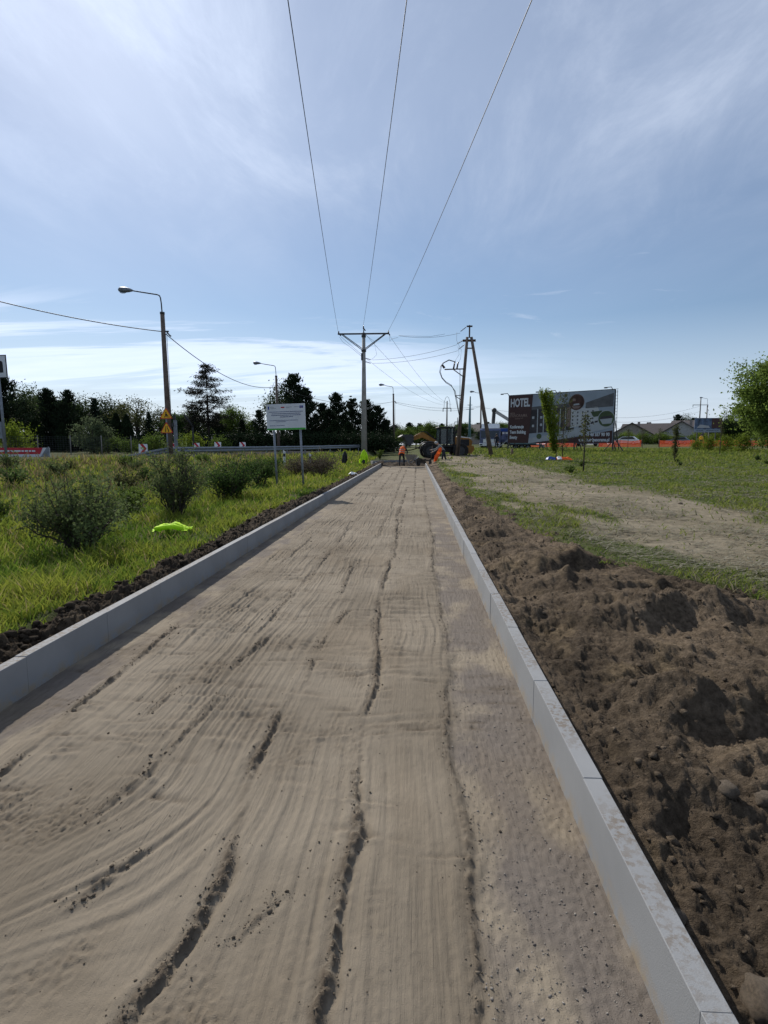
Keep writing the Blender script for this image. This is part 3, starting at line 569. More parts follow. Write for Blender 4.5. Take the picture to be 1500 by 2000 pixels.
def conifer_mesh(seed, H, Rr, kind, lm):
    r = np.random.RandomState(seed); st = MB(); n = 9; wob = np.cumsum(r.randn(n, 2)*0.012*H, 0)*0.3
    tr = [(wob[i][0], wob[i][1], H*i/(n-1)-0.1) for i in range(n)]; st.tube(tr, [0.022*H*(1-0.93*i/(n-1))+0.012 for i in range(n)], 7)
    LP, LD = [], []; zb = {'pine': 0.10, 'spruce': 0.04, 'larch': 0.30}[kind]; nw = {'pine': 17, 'spruce': 24, 'larch': 19}[kind]
    for w in range(nw):
        t = zb+(1-zb)*(w+0.4*r.rand())/nw; prof = {'pine': (1-t)**0.62*(0.85+0.3*r.rand()), 'spruce': (1-t)**0.9, 'larch': (1-t)**0.55*(0.6+0.75*r.rand())}[kind]
        if kind == 'larch': prof *= min(1, 0.55+1.6*(t-zb))
        nb_ = {'pine': 7, 'spruce': 8, 'larch': 6}[kind]
        for b in range(nb_):
            a = r.rand()*6.28; ln = Rr*prof*(0.65+0.5*r.rand()); rise = {'pine': 0.45, 'spruce': -0.15, 'larch': -0.05}[kind]*ln+0.05*r.randn()
            c = np.array([wob[int(t*(n-1))][0], wob[int(t*(n-1))][1], t*H]); e = c+np.array([math.cos(a)*ln, math.sin(a)*ln, rise]); p = curve_pts(c, e, -0.06*ln if kind != 'pine' else -0.1*ln, 4)
            st.tube([tuple(k) for k in p], [0.006*H*(1-t)+0.006, 0.005*H*(1-t)+0.005, 0.004, 0.002], 3)
            m = {'pine': 46, 'spruce': 34, 'larch': 95}[kind]; m = int(m*(0.45+ln/Rr)); tt = (0.22+0.8*r.rand(m)); idx = np.clip(tt*3, 0, 2.999); k = idx.astype(int); f = (idx-k)[:, None]
            LP.append(p[k]*(1-f)+p[k+1]*f+r.randn(m, 3)*np.array([1, 1, 0.55])*(0.06 if kind == 'larch' else 0.075)*Rr*(1.1-0.4*tt[:, None]))
            dv = (e-c)/np.linalg.norm(e-c)+np.array([0, 0, 0.9 if kind == 'pine' else -0.35 if kind == 'spruce' else -0.5]); LD.append(np.repeat(dv[None], m, 0))
    LP, LD = np.concatenate(LP), np.concatenate(LD); sz = {'pine': 0.043*H, 'spruce': 0.038*H, 'larch': 0.024*H}[kind]
    V, F = quads(LP, np.full(len(LP), sz), r, 0.34 if kind != 'larch' else 0.26, 0.3, LD); return st.mesh('trunk', MT['pine_bark']), mesh_np('crown', V, F, lm)
def thuja_mesh(seed, H, Rr, lm):
    r = np.random.RandomState(seed); st = MB(); st.tube([(0, 0, -0.1), (0, 0, H*0.5), (0, 0, H*0.94)], [0.02*H, 0.014*H, 0.004*H], 6); n = 3600
    t = r.rand(n)**0.85; rad = Rr*np.sin(np.pi*np.clip(0.16+0.84*t, 0, 1))**0.75*(0.86+0.2*noise(t*9, t*0+seed, 3)); a = r.rand(n)*6.28; q = np.sqrt(0.55+0.5*r.rand(n))
    P = np.stack([np.cos(a)*rad*q, np.sin(a)*rad*q, t*H*0.99+0.02], -1); D = np.stack([np.cos(a)*0.4, np.sin(a)*0.4, 1.2+0*a], -1); V, F = quads(P, np.full(n, 0.075*H), r, 0.35, 0, D); return st.mesh('trunk', MT['bark']), mesh_np('crown', V, F, lm)
def broadleaf_mesh(seed, H, Rr, nl, leaf, lm, zb=0.28, ncl=34, spread=0.2, egg=1.0, dirs=None, limbs=9, core=0.0):
    r = np.random.RandomState(seed); st = MB(); th = H*(zb+0.22); st.tube([(0, 0, -0.15), (0.01*H, 0, H*zb*0.6), (0.015*H*r.randn(), 0.01*H*r.randn(), th), (0, 0, H*0.86)], [0.026*H, 0.02*H, 0.014*H, 0.003*H], 7)
    Cn = []
    while len(Cn) < ncl:
        p = r.rand(3)*2-1
        if np.hypot(p[0], p[1])**2+p[2]**2 < 1 and (np.linalg.norm(p) > 0.35 or r.rand() < 0.3):
            pz = p[2]; wsc = 1.0 if pz < 0 else 1-0.45*pz*egg; Cn.append((p[0]*Rr*wsc*0.88, p[1]*Rr*wsc*0.88, H*(zb+(1-zb)*(pz*0.46+0.5))))
    Cn = np.array(Cn)
    for i in range(min(ncl, limbs*2)):
        c = Cn[i]; z0 = max(H*zb*0.5, c[2]-0.4*H*(0.6+0.4*r.rand())); p = curve_pts((0, 0, z0), c, 0.04*H, 4); p[1:3] += 0.015*H*r.randn(2, 3); st.tube([tuple(k) for k in p], [0.011*H, 0.008*H, 0.005*H, 0.0015*H], 4)
    k = r.randint(0, ncl, nl); g = r.randn(nl, 3)*np.array([1, 1, 0.75])*spread*Rr*(0.55+0.9*r.rand(ncl)[k])[:, None]; P = Cn[k]+g; P = P[P[:, 2] > H*0.03]
    V, F = quads(P, np.full(len(P), leaf), r, 0.62, 0.3); return st.mesh('trunk', MT['bark']), mesh_np('crown', V, F, lm)
def plant(name, meshes, label, cat, x, y, s=1.0, rz=0.0, group=None, sxy=None, z=None, parts=('trunk', 'crown'), tilt=0.0):
    zz = float(zg(x, y)) if z is None else z; o = empty(name, (x, y, zz), rz, label, cat, group, ry=tilt); o.scale = ((sxy or 1)*s, (sxy or 1)*s, s)
    for nm, me in zip(parts, meshes): link(nm, me, o)
    return o
SP = ('stem', 'foliage')
# left bank shrubs
plant('shrub', shrub_mesh(1, 1.08, 1.75, 40, 7000, 0.044, LF['shrub']), 'largest leafy shrub, nearest on the left grass bank', 'shrub', -4.6, 7.4, 1, 0.3, parts=SP)
plant('shrub', shrub_mesh(2, 1.42, 1.4, 34, 5200, 0.046, LF['shrub']), 'tall ragged shrub on the bank just beyond the hi-vis jacket', 'shrub', -4.95, 11.3, 1, 1.1, parts=SP)
plant('shrub', shrub_mesh(3, 1.25, 1.8, 34, 5000, 0.054, LF['mid']), 'rounded green shrub left of the information board posts', 'shrub', -4.95, 14.6, 1, 2.0, parts=SP)
plant('shrub', shrub_mesh(4, 1.1, 1.3, 18, 2600, 0.06, LF['mid']), 'small green shrub half hidden behind the left board post', 'shrub', -5.5, 19.6, 1, 0.5, parts=SP)
tw = shrub_mesh(5, 1.15, 2.2, 46, 4200, 0.05, LF['twig'], stem_mat=MT['wood'])
plant('dry_shrub', tw, 'brown twiggy shrub right of the information board', 'shrub', -4.15, 24.4, 1, 0.2, parts=SP)
plant('dry_shrub', tw, 'brown twiggy shrub behind the right board post', 'shrub', -5.3, 25.6, 0.9, 2.2, parts=SP)
plant('shrub', shrub_mesh(6, 1.1, 1.1, 16, 1800, 0.055, LF['spring']), 'light green bush between the two information board posts', 'shrub', -6.2, 24.5, 1, 1, parts=SP)
wd = [shrub_mesh(30+i, 0.6, 0.85, 16, 620, 0.058, LF[k]) for i, k in enumerate(('spring', 'shrub', 'olive', 'mid'))]
for i in range(40):
    d = 9+22*random.random(); a = R(random.uniform(-46, -14)); x, y = d*math.sin(a), d*math.cos(a)
    if x > -5.6 or x < np.interp(y, RAILY, RAILX)+1.6: continue
    plant('weed', wd[i % 4], 'knee-high leafy weed on the grassy bank', 'weed', x, y, random.uniform(0.6, 1.25), random.uniform(0, 6), 'weeds on the left bank', parts=SP)
plant('shrub', shrub_mesh(8, 0.9, 0.7, 12, 900, 0.07, LF['spring']), 'small yellow green bush right of the concrete power pole base', 'shrub', -3.2, 50, 1, 0, parts=SP)

# trees behind the road on the left
PINE = [conifer_mesh(40+i, 7, 2.3, 'pine', LF['pine']) for i in range(3)]; SPR = [conifer_mesh(50+i, 6, 1.5, 'spruce', LF['spruce']) for i in range(2)]
THU = [thuja_mesh(60+i, 4, 0.75, LF['thuja']) for i in range(2)]
BRD = [broadleaf_mesh(70, 6, 2.3, 9000, 0.165, LF['dull']), broadleaf_mesh(71, 6, 2.1, 9000, 0.16, LF['mid']), broadleaf_mesh(72, 5, 2.2, 8500, 0.15, LF['spring']), broadleaf_mesh(73, 5.5, 2.0, 3600, 0.12, LF['olive'], spread=0.16)]
WIL = broadleaf_mesh(74, 4, 1.9, 4200, 0.20, LF['willow'], zb=0.05, egg=0.6)
plant('larch_tree', conifer_mesh(80, 9.6, 4.2, 'larch', LF['larch']), 'tall thin larch with sparse drooping branches standing above the trees', 'tree', -23.1, 62, 1, 0.4)
plant('larch_tree', conifer_mesh(81, 5.2, 2.2, 'larch', LF['larch']), 'short sparse larch left of the tall larch', 'tree', -25.0, 62.5, 1, 1.4)
B = 'trees behind the road'
def off(b, Y): return Y*math.tan(R(b))      # sideways offset at bearing b (degrees from the path) and distance Y
rows = [ # bearing, distance, mesh, scale, widen, label
 (-37.01, 58, PINE[0], 0.98, 1.25, 'dark pine at the far left edge behind the tall sign post'), (-39.08, 57, PINE[1], 1.0, 1.3, 'dark pine beyond the left edge of the treeline'),
 (-35.24, 66, BRD[0], 1.05, 1.15, 'dull green tree between the left-edge pine and the next pines'), (-34.41, 72, BRD[1], 1.1, 1.0, 'mid green tree rising behind the low bright bush at left'),
 (-33.64, 61, PINE[2], 0.85, 1.0, 'dark pine with pointed top above the red and white banner end'), (-32.23, 60, PINE[0], 0.82, 0.9, 'dark pine left of the pair of columnar thujas'),
 (-32.94, 66, BRD[1], 0.95, 1.0, 'green tree between two dark pines on the left'), (-31.1, 68, BRD[0], 0.9, 1.1, 'dull green tree above the pale willow'), (-30.12, 62, SPR[0], 0.86, 1.1, 'slim dark spruce left of the first columnar thuja'),
 (-29.2, 70, BRD[0], 0.92, 1.0, 'green tree directly left of the columnar thujas'), (-26.66, 66, BRD[3], 1.02, 1.15, 'sparse brownish tree right of the columnar thujas'), (-27.75, 74, BRD[3], 1.05, 1.0, 'sparse tree behind the columnar thujas'),
 (-25.65, 61, SPR[1], 0.62, 1.0, 'small dark spruce left of the warning signs'), (-24.66, 72, BRD[0], 0.72, 1.2, 'green tree behind the warning sign pole'), (-22.93, 70, BRD[1], 0.72, 1.2, 'green tree between the warning signs and the larch'),
 (-21.81, 74, BRD[0], 0.75, 1.3, 'dark green tree behind the larch trunk'), (-19.54, 72, PINE[1], 0.58, 1.0, 'low dark conifer right of the larch trunk'), (-18.09, 74, BRD[2], 0.95, 0.9, 'pale green tree right of the larch'), (-18.96, 80, BRD[2], 0.85, 1.2, 'light green tree behind the low conifer'),
 (-17.21, 68, SPR[0], 0.55, 1.5, 'low dark spruce left of the round conifer'), (-15.58, 64, PINE[2], 0.58, 0.85, 'round dark conifer just left of the information board'), (-16.52, 76, BRD[2], 0.66, 1.2, 'light green bushy tree behind the round conifer'),
 (-12.11, 66, PINE[0], 1.10, 0.95, 'tall dark pine rising behind the information board'), (-13.37, 70, BRD[0], 1.12, 0.8, 'loose green tree just behind the street lamp at the board'), (-10.88, 68, PINE[1], 0.92, 0.9, 'dark pine at the right edge of the information board'),
 (-9.45, 72, PINE[2], 0.74, 1.0, 'dark pine first in the group left of the power pole'), (-7.9, 72, PINE[0], 0.90, 1.0, 'tallest pine in the dark group left of the power pole'), (-6.45, 74, PINE[1], 0.82, 1.0, 'dark pine close left of the power pole'), (-8.67, 68, PINE[2], 0.62, 1.3, 'wide low pine in front of the dark group'),
 (-4.99, 73, PINE[2], 0.80, 1.0, 'dark pine directly behind the power pole'), (-3.85, 74, PINE[0], 0.72, 1.05, 'dark pine right of the power pole'), (-3.12, 73, PINE[1], 0.48, 1.1, 'smallest dark pine at the right end of the group')]
for i, (bg_, Y, me, s, wdn, lb) in enumerate(rows): plant('conifer_tree' if me in PINE or me in SPR else 'broadleaf_tree', me, lb, 'tree', off(bg_, Y), Y, s*1.16, i*1.3, B, wdn*1.08, z=0.75)
for az, s, lb in ((-28.39, 1.0, 'left of two tall columnar thujas behind the road'), (-27.53, 0.97, 'right of two tall columnar thujas behind the road'), (-34.72, 0.86, 'columnar thuja behind the bright bush at left'), (-32.71, 0.76, 'broad dark thuja above the wire fence')): plant('thuja_tree', THU[int(s*100) % 2], lb, 'tree', off(az, 58), 58, s*0.98, az, 'columnar thujas', 1.0 if s > 0.9 else 1.35, z=0.75)
for az, s, lb in ((-8.16, 0.85, 'clipped cone thuja in front of the pine group'), (-6.81, 0.8, 'second clipped cone thuja in front of the pine group')): plant('thuja_tree', THU[0], lb, 'tree', off(az, 64), 64, s, az, 'clipped thujas', 1.7, z=0.75)
plant('willow_tree', WIL, 'pale grey green willow behind the wire fence', 'tree', off(-30.37, 50), 50, 0.85, 0, None, 1.0, z=0.6)
lowb = [broadleaf_mesh(90, 2.6, 1.7, 2600, 0.17, LF['bright'], zb=0.02, egg=0.4), broadleaf_mesh(91, 2.4, 1.5, 2200, 0.16, LF['spring'], zb=0.02, egg=0.4)]
for az, Y, s, m_, lb in ((-36.21, 48, 1.05, 0, 'bright green bush above the red and white banner'), (-29.2, 52, 0.8, 1, 'light green bush right of the willow'), (-27.4, 50, 0.62, 1, 'light green bush below the columnar thujas'), (-25.25, 48, 0.78, 1, 'light green bush behind the first chevron sign'), (-21.9, 50, 0.7, 0, 'yellow green bush between chevron signs'), (-19.34, 52, 0.7, 1, 'light green bush right of the larch foot'), (-22.51, 56, 0.8, 1, 'light green bush beside the slanted black pole')):
    plant('roadside_bush', lowb[m_], lb, 'bush', off(az, Y), Y, s, az, 'bushes behind the road', z=0.6)
hed = broadleaf_mesh(92, 1.6, 1.7, 1500, 0.17, LF['thuja'], zb=0.02, egg=0.1)
for i in range(62): plant('hedge_plant', hed, 'dark hedge plant behind the crash barrier', 'hedge', -44.85+0.6798*i, 62, 1.0+0.06*(i % 3), i*2.1, 'dark hedge behind the barrier', z=0.75)
# trees beyond the works and along the horizon
for i, (az, Y, k, s, lb) in enumerate([(-1.03, 92, 2, 0.72, 'light green tree above the raised loader bucket'), (-1.92, 96, 0, 0.6, 'green tree right of the third street lamp'), (0.01, 100, 1, 0.70, 'green tree behind the loader arm'), (1.35, 98, 2, 0.76, 'light green tree left of the loader cab'), (2.8, 102, 2, 0.66, 'light green tree behind the loader cab'), (4.8, 104, 1, 0.72, 'green tree right of the loader cab'), (8.34, 100, 2, 0.75, 'green tree above the blue truck'), (9.09, 108, 1, 0.75, 'green tree left of the hotel billboard'), (6.58, 120, 0, 0.5, 'small tree behind the truck roof')]):
    plant('broadleaf_tree', BRD[k], lb, 'tree', off(az, Y), Y, s, i, 'trees beyond the works', 1.3)
for i in range(26):
    az = -3.32+i*0.55+random.uniform(-.25, .25); Y = 170+random.uniform(0, 40); plant('distant_tree', (PINE[i % 3] if i % 3 else BRD[0]), 'small dark tree on the far horizon beyond the works', 'tree', off(az, Y), Y, random.uniform(0.75, 1.15), i, 'far horizon trees', 1.3, z=0.9)
for i in range(20):
    az = 19.03+i*0.49+random.uniform(-.2, .2); Y = 120+random.uniform(0, 12); plant('garden_bush', (lowb[i % 2] if i % 3 else hed), 'low green bush between orange fence and houses', 'bush', off(az, Y), Y, random.uniform(0.6, 1.1), i, 'garden bushes by the houses', 1.3)
for i, (az, s) in enumerate(((21.74, 1.0), (22.63, 0.85), (24.09, 1.35), (24.66, 1.45), (25.27, 1.2), (19.56, 0.85), (23.35, 0.9), (26.27, 1.0))): plant('distant_tree', BRD[0] if i % 2 else PINE[0], 'dark tree rising above the distant house roofs', 'tree', off(az, 185), 185, s, i, 'trees above the house roofs', 1.2)
for i in range(14):
    az = 27.17+i*0.47; plant('distant_tree', BRD[i % 2], 'green tree on the horizon behind the big leafy tree', 'tree', off(az, 130), 130, 0.8+0.15*(i % 3), i, 'horizon trees at right', 1.2)
big = broadleaf_mesh(95, 8.6, 3.7, 34000, 0.17, LF['rtree'], zb=0.03, ncl=120, spread=0.115, egg=0.7, limbs=14)
plant('leafy_tree', big, 'big leafy green tree at the right edge of the meadow', 'tree', 31.9, 52, 1.16, 0.3)
plant('leafy_tree', broadleaf_mesh(96, 6.5, 2.4, 7000, 0.2, LF['bright'], zb=0.2, ncl=40, spread=0.18), 'yellow green tree beside the big leafy tree, cut by the right edge', 'tree', 33.4, 50, 1.15, 0.3)
for az, Y, s, lb in ((27.82, 54, 0.55, 'yellow green bush at the foot of the big tree'), (26.58, 56, 0.5, 'low bright bush below the small billboard'), (25.71, 58, 0.42, 'low bush left of the small billboard leg'), (29.07, 52, 0.6, 'bright bush against the big tree trunk')): plant('roadside_bush', lowb[0], lb, 'bush', off(az, Y), Y, s, az, 'bushes by the big tree')
# young planted trees on the meadow
def sapling(name, label, x, y, H, kind, seed, lm, wdt, nl, lean=0.0):
    r = np.random.RandomState(seed); st = MB(); st.tube([(0, 0, -0.1), (0.01, 0, H*0.5), (lean*H, 0, H)], [0.035, 0.026, 0.006], 6); LP = []
    for i in range(40):
        t = 0.12+0.86*i/40 if kind != 'pole' else 0.45+0.5*i/40; a = i*2.4; ln = wdt*(math.sin(math.pi*min(1, (1-t)*1.05+0.02))**0.5)*(0.6+0.6*r.rand()); c = np.array([lean*H*t, 0, t*H]); e = c+np.array([math.cos(a)*ln*(0.5 if kind == 'column' else 1), math.sin(a)*ln*(0.5 if kind == 'column' else 1), ln*(1.5 if kind == 'column' else 0.8)])
        st.tube([tuple(c), tuple((c+e)/2), tuple(e)], [0.008, 0.006, 0.002], 3); m = nl//40; tt = 0.15+r.rand(m)[:, None]*0.9; LP.append(c+(e-c)*tt+r.randn(m, 3)*0.07)
    P_ = np.concatenate(LP); V, F = quads(P_, np.full(len(P_), 0.085), r, 0.65, 0.2); o = empty(name, (x, y, float(zg(x, y))), seed, label, 'young tree')
    link('trunk', st.mesh('trunk', MT['bark']), o); link('crown', mesh_np('crown', V, F, lm), o); return o
sapling('young_tree', 'columnar young hornbeam with dense upright leaves before the hotel billboard', 8.55, 35.1, 3.8, 'column', 3, LF['bright'], 0.9, 6400, -0.23).rotation_euler = (0, 0, 0)
sapling('young_tree', 'looser young tree right behind the columnar one', 9.8, 38.5, 4.3, 'open', 4, LF['olive'], 0.8, 1100)
sapling('young_tree', 'thin bare young tree nearest on the meadow, before the billboard right half', 7.05, 24.2, 2.5, 'pole', 5, LF['olive'], 0.22, 260)
sapling('young_tree', 'slim young tree standing left of the small distant billboard', 15.3, 34.4, 2.0, 'column', 6, LF['olive'], 0.3, 900)
sapling('young_tree', 'thin young tree below the right end of the small billboard', 24.3, 46.8, 2.9, 'pole', 7, LF['olive'], 0.2, 160)
for i, az in enumerate((20.05, 21.27, 22.67)): sapling('young_tree', 'thin young tree in front of the orange fence, %s of three' % ('leftmost', 'middle', 'rightmost')[i], off(az, 72), 72, 2.4, 'pole', 10+i, LF['olive'], 0.35, 220)
tf = [shrub_mesh(110+i, 0.26, 0.4, 10, 260, 0.05, LF['mid' if i else 'spring']) for i in range(2)]
for i, (x, y) in enumerate([(6.3, 23.5), (13.2, 29), (18.6, 31), (21, 36), (8.2, 28.5), (14.8, 33)]): plant('weed', tf[i % 2], 'low leafy tuft standing out of the meadow', 'weed', x, y, random.uniform(0.8, 1.4), i, 'tufts on the meadow', parts=SP)
# ------------------------------------------------------------------ text and flat print
def text_mesh(body, size, mat_, bold=0.0, align='LEFT', squeeze=1.0):
    cu = bpy.data.curves.new('lettering', 'FONT'); cu.body = body; cu.size = size; cu.align_x = align; cu.offset = bold; cu.resolution_u = 3; cu.extrude = 0.002
    o = bpy.data.objects.new('lettering', cu); COL.objects.link(o); dg = bpy.context.evaluated_depsgraph_get(); me = bpy.data.meshes.new_from_object(o.evaluated_get(dg))
    bpy.data.objects.remove(o); me.materials.clear(); me.materials.append(mat_)
    me.transform(Matrix.Diagonal((squeeze, 1, 1, 1))); me.transform(Matrix.Rotation(R(90), 4, 'X')); return me
def flat(name, poly, mat_, parent, y=-0.01, t=0.008): return MB().prism(poly, t, 'y', y).build(name, mat_, parent)
def disc(cx, cz, r, n=20): return [(cx+r*math.cos(6.2832*i/n), cz+r*math.sin(6.2832*i/n)) for i in range(n)]
def bars(name, mat_, parent, rows_, y, seed):
    rr = random.Random(seed); b = MB()
    for x0, x1, z, h in rows_:
        x = x0
        while x < x1-h*0.6:
            w = min(rr.uniform(1.2, 4.5)*h, x1-x); b.box((x+w/2, y, z), (w, 0.004, h)); x += w+0.55*h
    return b.build(name, mat_, parent)
def catenary(a, b, sag, n=24):
    a, b = Vector(a), Vector(b); return [tuple(a+(b-a)*(i/n)-Vector((0, 0, sag*4*(i/n)*(1-i/n)))) for i in range(n+1)]
def cable(name, pts, r, label, group=None, cat='cable'): return tag(MB().tube(pts, r, 5).build(name, MT['wire']), label, cat, group)
def insulator(b, a, d, n=5, r=0.045, ln=0.42):
    a, d = Vector(a), Vector(d).normalized()
    b.cyl(a, a+d*ln, 0.014, n=6)
    for i in range(n): p = a+d*(ln*(0.15+0.7*i/(n-1))); b.cyl(p-d*0.016, p+d*0.016, r, r*0.7, 9)

# ------------------------------------------------------------------ concrete power pole and its lines
PB = (-3.84, 42.0, 0.0); po = empty('power_pole', PB, 0, 'tall concrete power pole with T crossarm at the end of the path', 'power pole')
MB().cyl((0, 0, -0.2), (0, 0, 9.55), 0.235, 0.115, 14).build('shaft', MT['conc'], po)
b = MB().box((0, -0.15, 9.45), (3.74, 0.10, 0.10)); b.build('crossarm', MT['dsteel'], po)
for s in (-1, 1): MB().bar((s*1.62, -0.15, 9.42), (s*0.10, -0.14, 8.30), 0.05).bar((s*1.50, -0.06, 9.42), (s*0.10, -0.06, 8.42), 0.05).build('brace', MT['dsteel'], po)
MB().cyl((0, 0, 9.5), (0, 0, 9.95), 0.045, 0.02, 8).build('top_spike', MT['dsteel'], po)
for z_, w_ in ((8.28, .33), (9.30, .30)): MB().box((0, 0, z_), (w_, w_+.02, .14), bev=0.01).build('clamp', MT['dsteel'], po)
tips = []
for k, (x, z) in enumerate(((-1.80, 9.55), (0.0, 9.90), (1.80, 9.55))):
    b = MB().cyl((x, -0.15, z-0.12), (x, -0.15, z+0.10), 0.05, 0.035, 8); insulator(b, (x, -0.2, z), (0.1, -1, -0.12)); insulator(b, (x, -0.05, z-0.05), (0.25, 1, -0.25)); b.build('insulator', MT['ceram'], po); tips.append((PB[0]+x+0.02, PB[1]-0.6, z))
b = MB()
for z in (7.75, 7.50): insulator(b, (0.12, 0, z), (1, -0.05, -0.3))
b.build('insulator', MT['ceram'], po); MB().box((-0.12, -0.02, 7.85), (0.14, 0.2, 0.5), bev=0.01).build('bracket', MT['dsteel'], po)
MB().tube([(-1.8, 0.1, 9.3), (-1.55, 0.2, 8.95), (-0.9, 0.1, 8.5), (0.15, -0.05, 7.62)], 0.009, 4).tube([(0.1, -0.1, 9.4), (0.75, 0, 8.95), (0.95, 0, 8.0), (0.55, 0, 7.62)], 0.009, 4).tube([(1.85, 0.2, 9.4), (1.9, 0.2, 8.95), (2.0, 0.1, 9.1), (2.5, 0, 9.2)], 0.009, 4).build('jumper', MT['wire'], po)
for (x, y, z), e, lb in zip(tips, ((3.4, -38, 9.6), (5.3, -38, 9.95), (7.2, -38, 9.6)), ('left', 'middle', 'right')):
    cable('overhead_wire', catenary((x, y, z), e, 1.5, 40), 0.0085, '%s of three thin wires running overhead from the pole towards the viewer' % lb, 'overhead wires')
for (x, z), q, lb in zip(((-1.8, 9.45), (0.0, 9.6), (1.8, 9.45)), ((4.4, 95, 8.0), (5.0, 95, 8.3), (5.8, 95, 8.0)), ('left', 'middle', 'right')):
    cable('overhead_wire', catenary((PB[0]+x+0.1, 42.4, z-0.1), q, 0.9, 24), 0.010, '%s of three faint wires descending from the pole to the far line' % lb, 'overhead wires')

# ------------------------------------------------------------------ A-frame wooden pole with cable head
ap = empty('a_frame_pole', (3.1, 43.0, 0.5), 0, 'leaning A-frame power pole with looping cables beside the loader', 'power pole')
for e, lb in (((0, 0), 0), ((2.66, 0), 1)):
    MB().cyl((e[0], 0.0, -0.3), (0.62 if lb == 0 else 0.92, 0.0, 8.85), 0.165, 0.105, 10).build('pole_leg', MT['conc_brown'], ap)
MB().box((0.77, 0, 8.60), (0.95, 0.14, 0.15)).box((0.78, 0, 8.05), (0.50, 0.10, 0.08)).build('spreader', MT['rust'], ap)
MB().box((0.78, 0, 9.25), (0.10, 0.08, 0.9)).box((0.78, 0, 9.62), (0.42, 0.10, 0.10)).build('top_bracket', MT['rust'], ap)
b = MB()
for p, d in (((0.55, 0, 9.58), (-1, 0, -0.75)), ((0.35, -0.05, 8.62), (-1, 0, -0.55)), ((0.42, -0.1, 8.30), (-1, 0, -0.8))): insulator(b, p, d, 6, 0.05, 0.55)
b.build('insulator', MT['ceram'], ap)
MB().bar((0.42, -0.1, 6.55), (-1.02, -0.1, 6.52), 0.08).bar((0.42, -0.1, 5.95), (-0.35, -0.1, 6.5), 0.06).build('platform_arm', MT['rust'], ap)
b = MB()
for x in (-0.33, -0.08): b.cyl((x-0.03, -0.1, 6.55), (x+0.06, -0.1, 7.05), 0.06, 0.05, 8)
b.cyl((-1.02, -0.1, 6.62), (-1.2, -0.1, 6.86), 0.09, 0.07, 8); b.build('cable_head', MT['ceram'], ap)
for o_ in (0, 0.07):
    MB().tube([(-0.25+o_, -0.1, 7.05), (-0.7, -0.12, 7.18+o_*.5), (-1.08-o_, -0.12, 6.98), (-1.24-o_, -0.12, 6.75), (-1.32-o_, -0.1, 6.35), (-1.2, -0.1, 5.95-o_), (-0.9, -0.1, 5.62-o_), (-0.5, -0.1, 5.38-o_), (-0.28+o_, -0.1, 4.95), (-0.1+o_, -0.1, 4.1), (0.14, -0.12, 3.0), (0.10+o_, -0.14, 1.2), (0.02+o_, -0.16, 0)], 0.022, 5).build('cable', MT['black'], ap)
MB().bar((0.46, -0.08, 4.65), (-0.22, -0.08, 4.60), 0.05).bar((0.40, -0.08, 4.2), (-0.2, -0.08, 4.58), 0.05).build('cable_arm', MT['rust'], ap)
MB().tube([(0.12, -0.1, 6.5), (0.15, -0.1, 5.0), (0.12, -0.1, 3.4)], 0.02, 5).build('conduit', MT['dsteel'], ap)
MB().tube([(-0.15, 0, 9.2), (-0.15, 0, 8.6), (0.2, -0.1, 7.9), (0.15, -0.1, 7.3), (0.02, -0.1, 7.0)], 0.009, 4).tube([(-0.05, 0, 8.2), (0.05, 0, 7.6), (-0.3, -.1, 7.05)], 0.009, 4).build('jumper', MT['wire'], ap)
for a_, e, lb in (((-2.2+0.9, 41.8, 9.28), (3.2, 43, 9.65), 'upper'), ((-3.2, 42, 7.62), (3.0, 43, 8.82), 'middle'), ((-3.2, 42, 7.38), (3.05, 43, 8.38), 'lower')):
    cable('overhead_wire', catenary(a_, e, 0.22, 12), 0.010, '%s wire strung between the concrete pole and the A-frame pole' % lb, 'overhead wires')
cable('service_wire', [(2.0, 41.5, 9.3), (1.0, 41.8, 9.2), (-1.3, 41.8, 9.28)], 0.009, 'short slack wire beside the right crossarm insulator')

# ------------------------------------------------------------------ far power lines
def farpole(label, x, y, h, w, m_='conc_dark', hoop=False, r0=0.16):
    o = empty('line_pole', (x, y, float(zg(x, y))-0.1), 0, label, 'power pole'); MB().cyl((0, 0, 0), (0, 0, h), r0, r0*0.55, 8).build('shaft', MT[m_], o)
    b = MB().box((0, 0, h*0.84), (w, 0.12, 0.12))
    for s in (-1, 1): b.cyl((s*w*0.48, 0, h*0.84), (s*w*0.48, 0, h*0.84-0.55), 0.06, n=6)
    b.build('crossarm', MT['dsteel'], o)
    if hoop: MB().tube([(-0.5, 0, h*0.84), (-0.47, 0, h*0.97), (-0.25, 0, h*1.07), (0, 0, h*1.10), (0.25, 0, h*1.07), (0.47, 0, h*0.97), (0.5, 0, h*0.84)], 0.03, 5).build('hoop', MT['dsteel'], o)
farpole('distant power pole with hooped top behind the loader cab', 5.1, 95, 7.4, 1.35, hoop=True)
farpole('smaller distant power pole between hooped pole and teal mast', 10.1, 140, 6.6, 1.4)
o = empty('teal_mast', (7.0, 75, 1.0), 0, 'teal tapered steel mast left of the fourth street lamp', 'mast'); MB().cyl((0, 0, 0), (0, 0, 6.7), 0.22, 0.10, 10).build('shaft', MT['teal'], o); MB().box((0, 0, 5.6), (0.62, 0.06, 0.06)).box((0, 0, 5.05), (0.95, 0.06, 0.06)).build('crossarm', MT['dsteel'], o)
farpole('distant power pole standing behind the small billboard', 67.5, 140, 11.2, 3.6, r0=0.2)

